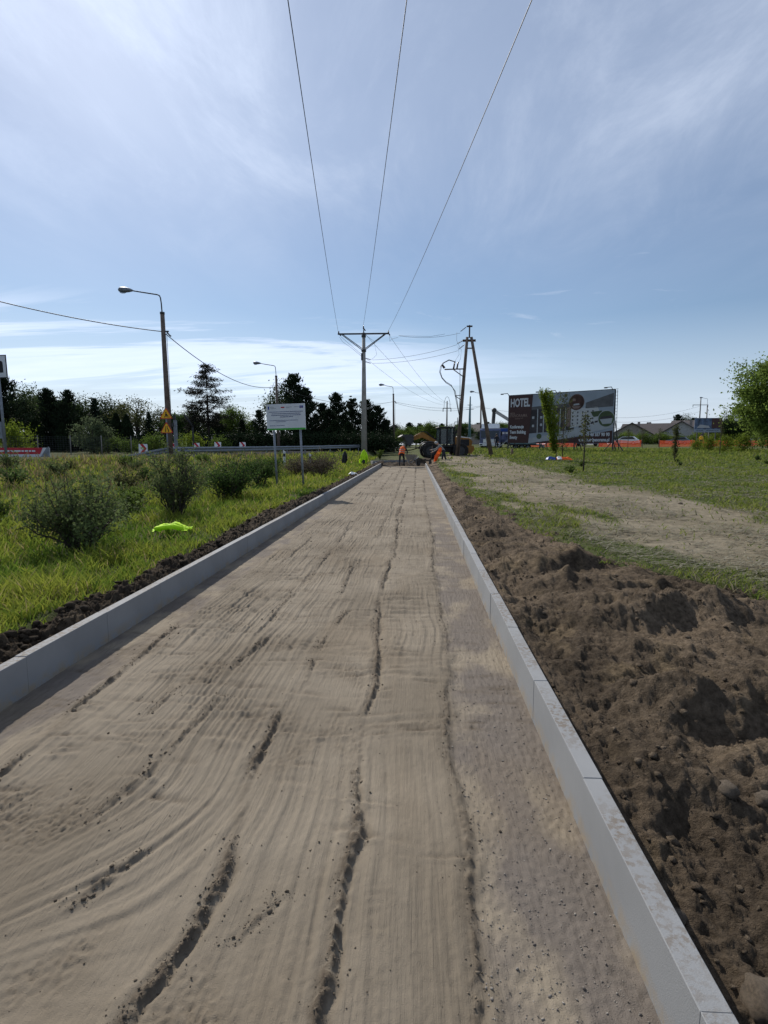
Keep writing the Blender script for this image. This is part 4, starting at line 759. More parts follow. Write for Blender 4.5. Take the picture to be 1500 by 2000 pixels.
# ------------------------------------------------------------------ street lamps
def lamp(label, x, y, z, h1, h2, armx, seed, brown=True):
    o = empty('street_lamp', (x, y, z), 0, label, 'street lamp', 'street lamps along the road'); lean = -0.1
    MB().cyl((0, 0, -0.4), (lean, 0, h1), 0.16, 0.105, 10).build('pole', MT['conc_brown'] if brown else MT['conc_dark'], o)
    MB().cyl((lean, 0, h1-0.05), (lean, 0, h1+0.06), 0.12, n=10).build('collar', MT['dsteel'], o)
    t = MB().tube([(lean, 0, h1-0.2), (lean-0.03, 0, h1+0.5), (lean-0.06, 0, h2-0.16), (lean-0.11, 0, h2-0.05), (lean-0.22, 0, h2), (lean-0.9, 0, h2+0.11), (lean-armx+0.4, 0, h2+0.22)], 0.032, 7); t.build('arm', MT['dsteel'], o)
    hx = lean-armx
    hd = MB(); hd.tube([(hx+0.45, 0, h2+0.22), (hx+0.30, 0, h2+0.24), (hx+0.05, 0, h2+0.26), (hx-0.18, 0, h2+0.27), (hx-0.27, 0, h2+0.25)], [0.05, 0.10, 0.14, 0.13, 0.07], 10); hl = hd.build('luminaire', MT['galv'], o)
    MB().ball((hx-0.05, 0, h2+0.15), 0.12, 10, 6, (1.5, 0.8, 0.6)).build('lamp_glass', MT['glass'], hl)
    MB().box((0.05, -0.02, h1-0.9), (0.3, 0.08, 0.06)).tube([(0.12, -.05, h1-0.95), (0.25, -.05, h1-1.1), (0.32, -.05, h1-1.15)], 0.04, 5).build('cable_clamp', MT['dsteel'], o)
    MB().tube([(0.13, -0.1, h1-1), (0.16, -0.1, h1-3.5), (0.17, -0.1, h1-5.8)], 0.012, 4).build('conduit', MT['black'], o); return o
lamp('nearest street lamp, tall concrete pole with warning signs at its foot', -12.84, 29.0, 0.60, 7.53, 8.45, 1.95, 1)
lamp('second street lamp, rising behind the information board', -13.2, 54.0, 0.5, 7.43, 8.42, 1.9, 2)
lamp('third street lamp, just right of the concrete power pole', -2.85, 74.0, 0.7, 7.24, 8.2, 1.6, 3)
lamp('fourth street lamp, between the legs of the A-frame pole', 10.4, 92.0, 1.1, 7.54, 8.5, 1.5, 4)
lamp('distant street lamp beside the power pole behind the small billboard', 69.2, 140, 1.0, 9.6, 11.3, 1.6, 5)
A_ = (-12.9, 29.0, 7.22)
cable('overhead_cable', catenary((-24.0, 20.0, 9.4), A_, 0.55, 24), 0.022, 'thick dark cable sagging from the left edge to the nearest street lamp')
cable('overhead_cable', catenary((A_[0]+0.1, 29, 7.1), (-13.25, 54, 7.0), 1.0, 24), 0.022, 'thick dark cable sagging between the first and second street lamp')
cable('overhead_cable', catenary((-13.2, 54, 6.9), (-2.95, 74, 7.0), 0.9, 24), 0.02, 'thin cable from the second street lamp down behind the pines')
for k, dz in ((0, 0.0), (1, -0.12)): cable('overhead_cable', catenary((-2.9, 74, 7.0+dz), (10.3, 92, 7.6+dz), 0.6+0.25*k, 20), 0.016, '%s of two cables between the third and fourth street lamps' % ('upper', 'lower')[k])
cable('overhead_cable', catenary((10.4, 92, 7.4), (30, 110, 8.0), 0.8, 16), 0.016, 'cable from the fourth street lamp towards the billboard')
for k in (0, 1): cable('overhead_cable', catenary((25, 100, 6.8-0.6*k), (67.5, 140, 10.6-1.3*k), 1.6, 20), 0.018, '%s faint cable sagging right of the hotel billboard' % ('upper', 'lower')[k])

# ------------------------------------------------------------------ signs on the left
def tri(cx, cz, w, h): return [(cx-w/2, cz-h/3), (cx+w/2, cz-h/3), (cx, cz+2*h/3)]
def rtri(cx, cz, w, h, r=0.12):
    P_ = [Vector(p) for p in tri(cx, cz, w, h)]; out_ = []
    for i in range(3):
        a, b, c = P_[i-1], P_[i], P_[(i+1) % 3]; out_ += [tuple(b+(a-b)*r), tuple(b+((a-b)+(c-b))*r*0.28), tuple(b+(c-b)*r)]
    return out_
ws = empty('warning_sign', (-12.02, 26.9, 0.55), 0, 'grey post with two yellow warning triangles in front of the street lamp', 'road sign')
MB().cyl((0, 0, -0.2), (-0.03, 0, 2.6), 0.035, n=8).build('post', MT['galv'], ws)
for cz, nm in ((2.36, 'roadworks'), (1.68, 'narrowing')):
    pl = flat('sign_plate', rtri(0, cz, 0.66, 0.56), MT['red'], ws, -0.06, 0.012)
    flat('sign_face', rtri(0, cz, 0.55, 0.465), MT['yellow'], pl, -0.066, 0.004)
    g_ = MB()
    if nm == 'roadworks':
        for q in ([(-.03, cz+.06), (.03, cz+.07), (.05, cz-.02), (.09, cz-.12), (.05, cz-.12), (0, cz-.03), (-.05, cz-.12), (-.09, cz-.12), (-.04, cz-.01)], [(.03, cz+.05), (.12, cz-.03), (.10, cz-.05), (.02, cz+.01)], [(.10, cz-.12), (.19, cz-.12), (.145, cz-.055)]): g_.prism(q, 0.003, 'y', -0.0705)
        g_.prism(disc(0.0, cz+0.105, 0.032, 10), 0.003, 'y', -0.0705)
    else:
        g_.prism([(-.075, cz-.13), (-.035, cz-.13), (-.03, cz+.15), (-.055, cz+.15)], 0.003, 'y', -0.0705)
        g_.prism([(.075, cz-.13), (.115, cz-.13), (.105, cz-.02), (.05, cz+.06), (.045, cz+.15), (.015, cz+.15), (.015, cz+.05), (.07, cz-.03)], 0.003, 'y', -0.0705)
    g_.build('symbol', MT['black'], pl)
o = empty('signal_post', (-12.95, 30.0, 0.6), 0, 'grey box-topped post just behind the warning sign post', 'post'); MB().box((0, 0, 1.0), (0.16, 0.12, 2.4)).build('post', MT['galv'], o); MB().box((-0.18, 0, 1.95), (0.26, 0.16, 0.2)).box((-0.02, 0, 2.3), (0.10, 0.1, 0.35)).build('box', MT['dsteel'], o)
o = empty('slanted_pole', (-17.8, 44, 0.6), 0, 'dark pole with slanted black top tube behind the warning signs', 'pole'); MB().cyl((0.25, 0, -0.2), (0.2, 0, 2.3), 0.07, n=8).build('upright', MT['black'], o); MB().cyl((0.22, 0, 2.25), (-0.42, 0, 3.25), 0.075, n=8).build('tube', MT['black'], o)
ls = empty('direction_sign', (-17.28, 23.0, 0.55), 0, 'leaning grey post with white square sign cut by the left edge', 'road sign', ry=-0.015)
MB().cyl((0, 0, -0.2), (-0.03, 0, 4.6), 0.055, n=10).build('post', MT['galv'], ls)
pl = MB().box((-0.08, -0.07, 4.15), (1.02, 0.02, 0.94)).build('sign_plate', MT['black'], ls)
flat('sign_face', [(-0.555, 3.715), (0.395, 3.715), (0.395, 4.585), (-0.555, 4.585)], MT['signw'], pl, -0.086, 0.004)
MB().prism([(-0.36, 3.90), (0.27, 3.90), (0.27, 4.30), (0.24, 4.36), (0.18, 4.38), (0.12, 4.36), (0.09, 4.30), (0.09, 4.05), (-0.36, 4.05)], 0.003, 'y', -0.0905).build('symbol', MT['black'], pl)
MB().box((-0.32, -0.02, 1.55), (0.50, 0.02, 0.70)).build('lower_plate', MT['galv'], ls)
# information board
ib = empty('information_board', (-3.93, 17.4, 0.1), R(-2.5), 'white information board with green base stripe on two grey posts', 'sign', rx=0, ry=R(-1.6))
for x in (-0.42, 0.42): MB().cyl((x+0.02, 0.0, -0.2), (x, 0.0, 2.05), 0.032, n=10).build('post', MT['galv'], ib)
brd = MB().box((0, -0.06, 2.24), (1.22, 0.03, 0.79), bev=0.004).build('board', MT['signw'], ib)
flat('stripe', [(-0.605, 1.848), (0.605, 1.848), (0.605, 1.90), (-0.605, 1.90)], MT['green'], brd, -0.080, 0.004)
flat('flag', [(-0.14, 2.515), (-0.03, 2.515), (-0.03, 2.55), (-0.14, 2.55)], MT['red'], brd, -0.080, 0.004)
eu = flat('flag', [(0.445, 2.50), (0.555, 2.50), (0.555, 2.57), (0.445, 2.57)], MT['blue'], brd, -0.080, 0.004); b = MB()
for i in range(12): b.box((0.50+0.024*math.cos(i*.5236), -0.081, 2.535+0.024*math.sin(i*.5236)), (0.007, 0.003, 0.007))
b.build('stars', MT['yellow'], eu)
flat('logo', [(-0.55, 2.48), (-0.505, 2.48), (-0.52, 2.53), (-0.505, 2.57), (-0.55, 2.57)], MT['blue'], brd, -0.080, 0.004)
bars('logo_text', MT['steel'], brd, [(-0.48, -0.36, 2.55, .012), (-0.48, -0.30, 2.51, .010), (0.02, 0.2, 2.54, .011), (0.02, 0.12, 2.515, .010), (0.27, 0.42, 2.54, .010)], -0.078, 2)
bars('print_lines', mat('print_blue', (0.07, 0.09, 0.22), 0.6), brd, [(-0.52, 0.54, 2.40, .017), (-0.44, 0.46, 2.345, .017), (-0.46, 0.48, 2.295, .017), (-0.18, 0.22, 2.245, .02), (-0.52, 0.38, 2.14, .013), (-0.3, 0.0, 2.10, .012), (-0.52, -0.34, 1.985, .014), (-0.31, -0.05, 1.985, .012)], -0.078, 3)
# chevrons beyond the bend
def chevron(label, b, y, s, z):
    x = off(b, y); o = empty('chevron_sign', (x, y, z-0.75), 0, label, 'road sign', 'chevron signs on the bend'); MB().cyl((0, 0, -0.2), (0, 0, 0.75), 0.03, n=6).build('post', MT['galv'], o)
    p = MB().box((0, -0.04, 0.75), (s, 0.012, s)).build('sign_plate', MT['white'], o); h = s/2
    flat('chevron', [(a_*h, .75+b_*h) for a_, b_ in ((-.72, 1), (-.05, 1), (.82, 0), (-.05, -1), (-.72, -1), (.1, 0))], MT['red'], p, -0.050, 0.004)
chevron('nearest and leftmost red and white chevron sign, turned on the bend', -26.22, 38, 0.62, 1.22); chevron('chevron sign half hidden by the warning sign post', -23.57, 41, 0.60, 1.30)
chevron('chevron sign below the larch tree, left of two', -21.53, 44, 0.56, 1.34); chevron('chevron sign right of the larch trunk', -19.54, 46, 0.56, 1.42); chevron('rightmost chevron sign, left of the information board', -17.21, 48, 0.54, 1.42)
# crash barrier
gr = empty('crash_barrier', (0, 0, 0), 0, 'grey steel crash barrier along the road behind the bank', 'barrier')
yy = np.arange(24.2, 78, 1.0); xx = np.interp(yy, RAILY, RAILX)+0.15; zz = 0.6+0.3*sstep(35, 100, yy)+0.66*sstep(24, 30, yy)-0.05; zz = np.maximum(zz, 0.75)
prof = [(0, -0.155), (-0.06, -0.10), (-0.06, -0.05), (0, -0.02), (0, 0.02), (-0.06, 0.05), (-0.06, 0.10), (0, 0.155)]
V = np.stack([np.stack([xx-p, yy-p*0.3, zz+q], -1) for p, q in prof], 1); link('rail', mesh_np('rail', V.reshape(-1, 3), grid_faces(len(yy), len(prof)), MT['galv']), gr)
for i in range(3, len(yy), 3): MB().box((xx[i]-0.1, yy[i], zz[i]-0.3), (0.08, 0.10, 0.95)).build('barrier_post', MT['galv'], gr)
def wpost(label, x, y): 
    o = empty('marker_post', (x, y, float(zg(x, y))), 0, label, 'marker post'); MB().prism([(-.06, -.1), (.06, -.1), (.06, .85), (-.06, .95)], 0.04, 'y', 0).build('post', MT['signw'], o); MB().box((0, -0.004, 0.68), (0.10, 0.006, 0.16)).build('band', MT['black'], o)
wpost('small white marker post behind the brown twiggy shrub', -5.75, 30.5); wpost('small white marker post behind the right board post', -7.0, 29.8)
# wire fence and banner at far left
fy = empty('wire_fence', (0, 0, 0), 0, 'low wire fence with grey posts in front of the left trees', 'fence'); F0, F1 = Vector((-46, 34)), Vector((-19, 52)); mb = MB()
for i in range(15):
    q = F0+(F1-F0)*(i/14); MB().cyl((q.x, q.y, 0.4), (q.x, q.y, 2.25), 0.045, n=6).build('fence_post', MT['conc_dark'], fy)
for k in range(9): mb.bar((F0.x, F0.y, 0.85+0.16*k), (F1.x, F1.y, 0.85+0.16*k), 0.012)
for i in range(170):
    q = F0+(F1-F0)*(i/169); mb.bar((q.x, q.y, 0.8), (q.x, q.y, 2.15), 0.010)
mb.build('wire_mesh', MT['dsteel'], fy)
bn = empty('banner', (-29.5, 37.5, 0.35), R(5), 'red and white advertising banner stretched low at the left edge', 'banner')
pn = MB().box((0.6, 0, 0.45), (7.2, 0.04, 0.95)).build('sheet', MT['signw'], bn)
flat('red_band', [(-3.0, 0.48), (3.55, 0.48), (3.75, 0.925), (-3.0, 0.925)], MT['red'], pn, -0.03, 0.006)
flat('corner', [(3.35, -0.02), (4.19, -0.02), (4.19, 0.915), (4.0, 0.915)], MT['galv'], pn, -0.036, 0.006)
bars('red_print', MT['signw'], pn, [(-2.8, 3.3, 0.70, 0.11)], -0.034, 8)
link('lettering', text_mesh('granidekor.pl', 0.36, MT['navy'], 0.006), pn, (0.95, -0.03, 0.10))
for x in (-3, 0.6, 4.1): MB().cyl((x, 0.06, -0.4), (x, 0.06, 1.0), 0.03, n=6).build('stake', MT['galv'], bn)

# ------------------------------------------------------------------ hotel billboard
A0, A1 = Vector((9.75, 61.0)), Vector((18.45, 54.5)); BW = (A1-A0).length; BH = 4.95
hb = empty('hotel_billboard', (A0.x, A0.y, 0.85), math.atan2((A1-A0).y, (A1-A0).x), 'large brown and white hotel advertising billboard on steel legs', 'billboard')
Z0 = 0.78
def U(u, v): return (u*BW, Z0+BH*(1-v))
def UP(*q): return [U(*p) for p in q]
pn = MB().box((BW/2, 0, Z0+BH/2), (BW, 0.06, BH)).build('panel', mat('poster_sky', (0.27, 0.31, 0.36), 0.6, 0.08, 0.6), hb)
mg = mat('poster_grey', (0.36, 0.38, 0.40), 0.6, 0.08, 1); md = mat('poster_dark', (0.05, 0.045, 0.05), 0.6, 0.3, 1.2); mw = mat('poster_white', (0.44, 0.45, 0.46), 0.6, 0.08, 1); mroof = mat('poster_roof', (0.11, 0.11, 0.115), 0.6, 0.2, 1); mgr = mat('poster_green', (0.07, 0.10, 0.045), 0.6, 0.2, 1)
mint = mat('poster_interior', (0.07, 0.032, 0.024), 0.6, 0.35, 2); mtan = mat('poster_tan', (0.20, 0.14, 0.12), 0.6, 0.1, 1)
pic = flat('picture_building', UP((.235, .30), (.62, .27), (.66, .74), (.22, .80)), md, pn, -0.036, .003)
flat('picture_eaves', UP((.245, .255), (.61, .215), (.62, .285), (.24, .315)), mroof, pn, -0.040, .003)
flat('picture_wall', UP((.585, .30), (.625, .29), (.625, .66), (.585, .68)), mtan, pn, -0.040, .003)
for u in (.30, .36, .44, .52, .57): flat('picture_column', UP((u, .30), (u+.009, .30), (u+.009, .80), (u, .80)), mg, pn, -0.044, .003)
for u, v in ((.25, .45), (.33, .45), (.40, .44), (.48, .43), (.25, .62), (.33, .6), (.40, .6), (.48, .58)): flat('picture_window', UP((u, v), (u+.022, v), (u+.022, v+.05), (u, v+.05)), mg, pn, -0.044, .003)
flat('picture_hotel', UP((.62, .33), (.86, .30), (.92, .60), (.62, .70)), mw, pn, -0.040, .003)
for i in range(5):
    for j in range(4): flat('picture_window', UP((.635+.045*i, .39+.07*j-.006*i), (.648+.045*i, .39+.07*j-.006*i), (.648+.045*i, .425+.07*j-.006*i), (.635+.045*i, .425+.07*j-.006*i)), mroof, pn, -0.044, .003)
flat('picture_lawn', UP((.80, .40), (.90, .38), (.90, .48), (.83, .50)), mgr, pn, -0.047, .003)
flat('picture_roof', UP((.755, .22), (.995, .06), (.995, .31), (.755, .33)), mroof, pn, -0.040, .003)
flat('picture_road', UP((.222, .90), (.60, .76), (.86, .58), (1.0, .56), (1.0, .70), (.6, .90), (.2165, 1.0)), mg, pn, -0.048, .003)
for i in range(6): flat('picture_car', UP((.70+.035*i, .665-.022*i), (.728+.035*i, .655-.022*i), (.728+.035*i, .69-.022*i), (.70+.035*i, .70-.022*i)), md, pn, -0.052, .003)
flat('picture_tree', disc(U(.325, .86)[0], U(.325, .86)[1], .28, 14), mgr, pn, -0.052, .003)
c1 = flat('picture_inset', disc(U(.672, .2)[0], U(.672, .2)[1], 0.77, 28), mtan, pn, -0.052, .003); flat('inset_photo', disc(U(.672, .2)[0], U(.672, .2)[1], 0.74, 28), mint, c1, -0.056, .003); flat('inset_bed', UP((.645, .235), (.695, .225), (.70, .255), (.645, .265)), mg, c1, -0.060, .003); flat('inset_lamp', UP((.64, .13), (.66, .13), (.665, .18), (.635, .18)), mtan, c1, -0.060, .003); flat('inset_floor', UP((.63, .28), (.715, .275), (.695, .325), (.65, .33)), mtan, c1, -0.060, .003)
c2 = flat('picture_inset', disc(U(.94, .54)[0], U(.94, .54)[1], 0.80, 28)[:], mg, pn, -0.056, .003); flat('inset_photo', disc(U(.94, .54)[0], U(.94, .54)[1], 0.74, 28), mgr, c2, -0.060, .003); flat('inset_building', UP((.885, .55), (.995, .53), (.985, .63), (.91, .64)), mg, c2, -0.064, .003); flat('inset_roof', UP((.895, .50), (.985, .48), (.99, .53), (.885, .55)), md, c2, -0.064, .003)
flat('brown_panel', UP((.003, .004), (.253, .004), (.2165, .996), (.003, .996)), MT['brown'], pn, -0.056, .003)
flat('brown_wedge', UP((.24, .996), (.62, .90), (.997, .76), (.997, .996)), MT['brown'], pn, -0.056, .003)
def put(body, u, v, size, m_, bold=0.0, sq=1.0, align='LEFT'): link('lettering', text_mesh(body, size, m_, bold, align, sq), pn, (U(u, v)[0], -0.061, U(u, v)[1]))
mlet = mat('poster_letters', (0.50, 0.52, 0.55), 0.6, 0.05, 1)
put('HOTEL', .022, .235, 1.16, mlet, 0.04, 0.60)
put('MCB', .022, .395, .26, mtan, 0.012); put('PANORAMA', .022, .455, .44, mtan, 0.006, 0.80); put('business ****', .075, .495, .17, mtan, 0.004)
put('Konferencje', .022, .685, .44, mlet, 0.022, 0.72); put('Team Building', .022, .795, .44, mlet, 0.022, 0.72); put('Eventy', .022, .905, .44, mlet, 0.022, 0.72)
put('+48 48 357 90 90', .975, .865, .44, mlet, 0.022, 0.78, 'RIGHT'); put('www.hotelpanorama.pl', .975, .965, .42, mlet, 0.022, 0.74, 'RIGHT')
for u in (0.0, .33, .66, 1.0):
    x = u*BW; MB().box((x, 0.10, Z0/2+BH/2), (0.10, 0.10, Z0+BH+0.05)).build('post', MT['dsteel'], hb)
    MB().bar((x, 0.12, Z0+BH*0.55), (x, 2.1, -0.1), 0.07).bar((x, 0.12, Z0+0.3), (x+0.0, 1.2, -0.1), 0.06).build('stay', MT['dsteel'], hb)
MB().box((BW/2, 0.02, Z0+BH+0.03), (BW+0.1, 0.10, 0.06)).build('top_rail', MT['dsteel'], hb)
for u in (0.0, .36, .48, 0.98): MB().tube([(u*BW, 0, Z0+BH+0.05), (u*BW, -0.3, Z0+BH+0.22), (u*BW-0.3, -0.8, Z0+BH+0.16)], 0.035, 5).box((u*BW-0.32, -0.9, Z0+BH+0.12), (0.25, 0.2, 0.1)).build('floodlight', MT['dsteel'], hb)
b = MB().bar((BW+0.32, 0.1, -0.1), (BW+0.22, 0.1, Z0+BH), 0.035).bar((BW+0.12, 0.12, -0.1), (BW+0.06, 0.12, Z0+BH), 0.035)
for i in range(20): b.bar((BW+0.08, 0.1, 0.3*i+0.1), (BW+0.28, 0.1, 0.3*i+0.1), 0.025)
b.build('ladder', MT['dsteel'], hb)
for s in (-1, 1): MB().bar((BW+0.2, 0.1, Z0+0.4), (BW+0.2+1.0*s, -0.3, -0.1), 0.07).build('strut', MT['dsteel'], hb)
MB().bar((0, 0.0, Z0+0.35), (-1.4, -0.6, -0.1), 0.08).build('strut', MT['steel'], hb)
sb = empty('small_billboard', (45.1, 95, 1.2), 0, 'small distant billboard with blue photo and brown panel', 'billboard')
pn = MB().box((2.1, 0, 3.4), (4.25, 0.1, 2.3)).build('panel', mat('poster_blue', (0.10, 0.15, 0.24), 0.6, 0.45, 1.1), sb); flat('brown_panel', [(2.65, 2.9), (4.2, 2.9), (4.2, 4.53), (2.65, 4.53)], MT['brown'], pn, -0.06, 0.006); flat('strip', [(0.0, 2.27), (4.2, 2.27), (4.2, 2.72), (0.0, 2.72)], mat('strip_blue', (0.24, 0.30, 0.36), 0.6), pn, -0.06, .006); bars('print_lines', MT['navy'], pn, [(.3, 1.4, 2.5, .09), (1.8, 3.8, 2.5, .09)], -0.064, 5)
flat('photo_ground', [(0.3, 2.95), (2.4, 2.95), (2.2, 3.3), (0.8, 3.5)], mg, pn, -0.062, .006)
for x in (0.5, 1.4, 2.4, 3.4): MB().box((x, 0.1, 1.1), (0.12, 0.12, 2.6)).build('post', MT['dsteel'], sb)
# ------------------------------------------------------------------ wheels and vehicles
def wheel(parent, c, r, w, ax='y', lug=True, rimm='myellow'):
    t = MB(); ey = Vector((0, 1, 0)) if ax == 'y' else Vector((1, 0, 0)); c = Vector(c); n = 22
    e1 = Vector((1, 0, 0)) if ax == 'y' else Vector((0, 1, 0)); e2 = Vector((0, 0, 1)); prof_ = [(0.58, -.42), (0.62, -.5), (0.90, -.5), (1.0, -.34), (1.0, .34), (0.90, .5), (0.62, .5), (0.58, .42)]
    V = []; F = []; m = len(prof_)
    for i in range(n):
        a = 6.2832*i/n; d = e1*math.cos(a)+e2*math.sin(a)
        for q, s in prof_: V.append(c+d*(q*r*(1.03 if lug and i % 2 and q > .95 else 1))+ey*(s*w))
    for i in range(n):
        for k in range(m): F.append((i*m+k, i*m+(k+1) % m, ((i+1) % n)*m+(k+1) % m, ((i+1) % n)*m+k))
    t.add(V, F); ty = t.build('tyre', MT['rubber'], None)
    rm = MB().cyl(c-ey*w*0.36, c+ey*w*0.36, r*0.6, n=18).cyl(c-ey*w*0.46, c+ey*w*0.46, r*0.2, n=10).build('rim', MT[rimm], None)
    e = bpy.data.objects.new('wheel', None); COL.objects.link(e); e.parent = parent; e.empty_display_size = 0.1
    ty.parent = e; rm.parent = e
# wheel loader, facing left
wl_ = empty('wheel_loader', (2.55, 45.4, 0.50), R(8), 'yellow wheel loader with raised arm and bucket at the end of the path', 'wheel loader')
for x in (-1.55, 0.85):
    for s in (-1, 1): wheel(wl_, (x, s*0.78, 0.52), 0.60, 0.42, 'y', True, 'dsteel')  # loader rims take dark steel, so their shade is put into the colour
MB().box((-1.05, 0, 0.62), (1.9, 0.75, 0.42), bev=0.05).box((0.7, 0, 0.60), (1.7, 0.8, 0.42), bev=0.05).build('chassis', MT['black'], wl_)
for s in (-1, 1):
    MB().tube([(-2.22, s*0.78, 0.62), (-2.1, s*0.78, 0.98), (-1.8, s*0.78, 1.18), (-1.45, s*0.78, 1.2), (-1.1, s*0.78, 1.1), (-0.95, s*0.78, 0.95)], 0.05, 4).build('mudguard', MT['dsteel'], wl_)
MB().prism([(0.35, 0.75), (1.75, 0.80), (1.85, 1.25), (1.55, 1.50), (0.35, 1.58)], 1.15, 'y', -0.575).build('engine_cover', MT['myellow'], wl_)
MB().prism([(0.75, 1.585), (1.75, 1.45), (1.80, 1.52), (0.75, 1.66)], 1.0, 'y', -0.5).build('bonnet', MT['white'], wl_)
MB().prism([(1.0, 0.25), (1.75, 0.3), (1.98, 0.62), (1.9, 0.9), (0.6, 0.9)], 1.5, 'y', -0.75).build('counterweight', MT['myellow'], wl_)
MB().box((1.2, -0.583, 1.15), (0.75, 0.02, 0.5)).build('grille', MT['black'], wl_)
cabp = MB()
for x, y in ((-0.78, -.62), (-0.78, .62), (0.38, -.62), (0.38, .62), (-0.2, -.63)): cabp.bar((x, y, 0.85), (x*0.92-0.02, y*0.94, 2.28), 0.11)
cb_ = cabp.box((-0.2, 0, 0.88), (1.25, 1.3, 0.16)).build('cab_frame', MT['black'], wl_)
MB().box((-0.2, 0, 2.32), (1.42, 1.36, 0.10), bev=0.04).build('cab_roof', MT['black'], wl_)
for s in (-1, 1): MB().box((-0.19, s*0.605, 1.62), (1.1, 0.012, 1.2)).build('window', MT['glass'], cb_)
MB().box((-0.80, 0, 1.62), (0.012, 1.15, 1.25)).build('window', MT['glass'], cb_)
MB().box((0.12, 0, 1.10), (0.42, 0.5, 0.12), bev=0.03).box((0.32, 0, 1.40), (0.12, 0.5, 0.6), bev=0.03).build('seat', MT['blackcloth'], wl_)
MB().cyl((-0.62, 0, 0.95), (-0.45, 0, 1.45), 0.03, n=6).cyl((-0.47, 0, 1.44), (-0.42, 0, 1.47), 0.19, n=14).build('steering_wheel', MT['black'], wl_)
for s in (-1, 1):
    MB().prism([(-0.95, 1.02), (-1.0, 1.30), (-1.70, 1.72), (-2.05, 1.95), (-2.25, 1.92), (-2.95, 1.55), (-3.0, 1.32), (-2.7, 1.35), (-2.1, 1.55), (-1.75, 1.42), (-1.2, 1.0)], 0.10, 'y', s*0.38-0.05).build('lift_arm', MT['myellow'], wl_)
    MB().cyl((-0.9, s*0.2, 0.85), (-1.55, s*0.34, 1.35), 0.05, n=8).cyl((-1.55, s*0.34, 1.35), (-1.9, s*0.36, 1.62), 0.03, n=8).build('hydraulic_ram', MT['dsteel'], wl_)
MB().bar((-0.95, 0, 1.35), (-1.75, 0, 1.98), 0.09).bar((-1.75, 0, 1.98), (-2.2, 0, 2.02), 0.08).build('tilt_link', MT['black'], wl_)
MB().box((-2.2, 0, 1.72), (0.12, 0.8, 0.12)).build('cross_tube', MT['myellow'], wl_)
bk = [(-2.9, 1.25), (-2.86, 1.62), (-3.05, 1.78), (-3.7, 1.75), (-3.95, 1.58), (-3.62, 1.55), (-3.45, 1.25), (-3.4, 0.95), (-3.1, 0.92)]
MB().prism(bk, 1.9, 'y', -0.95).build('bucket', MT['dsteel'], wl_)
MB().tube([(0.48, -0.5, 1.55), (0.48, -0.5, 2.05)], 0.04, 6).build('exhaust', MT['black'], wl_); MB().box((0.52, -0.72, 2.0), (0.05, 0.2, 0.28)).bar((0.38, -.6, 2.1), (0.52, -.72, 2.1), 0.03).build('mirror', MT['black'], wl_)

# lorry with loading crane and low trailer
tk_ = empty('crane_truck', (8.55, 66.5, 0.85), R(-12), 'blue and white lorry with grey folding crane left of the hotel billboard', 'truck')
for x in (-0.95, 0.95):
    for y in (0.9, 4.2, 5.4): wheel(tk_, (x, y, 0.48), 0.48, 0.28, 'x', False, 'galv')
MB().box((0, 3.3, 0.78), (0.9, 6.6, 0.25)).build('chassis', MT['black'], tk_)
cabm = mat('cab_blue', (0.12, 0.14, 0.24), 0.4, 0.25, 1.5)
cab = MB().prism([(0.0, 0.55), (-0.02, 1.35), (0.12, 2.35), (0.35, 2.5), (1.75, 2.5), (1.75, 0.55)], 2.3, 'x', -1.15).build('cab', cabm, tk_)
MB().prism([(0.25, 2.5), (0.7, 3.05), (1.75, 3.05), (1.75, 2.5)], 2.0, 'x', -1.0).build('air_deflector', MT['white'], tk_)
MB().box((0, -0.02, 1.85), (2.0, 0.03, 0.75), m=Matrix.Rotation(R(-8), 3, 'X')).build('windscreen', MT['dglass'], cab)
MB().box((0, -0.05, 0.62), (2.35, 0.22, 0.32), bev=0.04).build('bumper', MT['white'], tk_); MB().box((0, -0.04, 1.05), (1.5, 0.04, 0.42)).build('grille', MT['white'], cab)
for s in (-1, 1): MB().box((s*0.95, -0.18, 0.64), (0.3, 0.03, 0.16)).build('headlight', MT['glass'], tk_); MB().box((s*1.32, 0.1, 1.9), (0.16, 0.1, 0.5)).build('mirror', MT['black'], cab)
bx_ = MB().box((0.9, 4.3, 1.75), (3.0, 3.6, 1.7), bev=0.03).build('cargo_body', mat('cargo_print', (0.16, 0.18, 0.30), 0.5, 0.6, 1.6), tk_)
MB().box((0.9, 2.485, 2.35), (2.9, 0.02, 0.32)).build('stripe', MT['blue'], bx_)
for i in range(5): MB().box((-0.1+0.48*i, 2.48, 2.0), (0.38, 0.02, 0.22)).build('print_patch', MT['white'], bx_)
bm_ = MT['steel']
MB().box((2.55, 2.4, 0.95), (0.7, 0.8, 0.7), bev=0.05).cyl((2.55, 2.4, 1.2), (2.50, 2.4, 2.55), 0.22, 0.17, 8).build('crane_column', MT['plasterw'], tk_)
MB().bar((2.52, 2.4, 2.45), (2.15, 2.3, 3.45), 0.26, 0.32).build('crane_boom', MT['plasterw'], tk_); MB().bar((2.15, 2.3, 3.45), (0.30, 1.8, 4.62), 0.30, 0.34).build('crane_boom', MT['plasterw'], tk_)
MB().bar((2.0, 2.25, 3.40), (0.9, 1.95, 4.12), 0.10).build('hydraulic_ram', MT['black'], tk_); MB().bar((2.2, 2.35, 1.5), (2.0, 2.3, 3.0), 0.10).build('hydraulic_ram', MT['black'], tk_)
MB().bar((0.30, 1.8, 4.75), (0.15, 1.75, 1.9), 0.30, 0.36).ball((0.3, 1.8, 4.65), 0.3, 8, 6).build('crane_jib', MT['dsteel'], tk_)
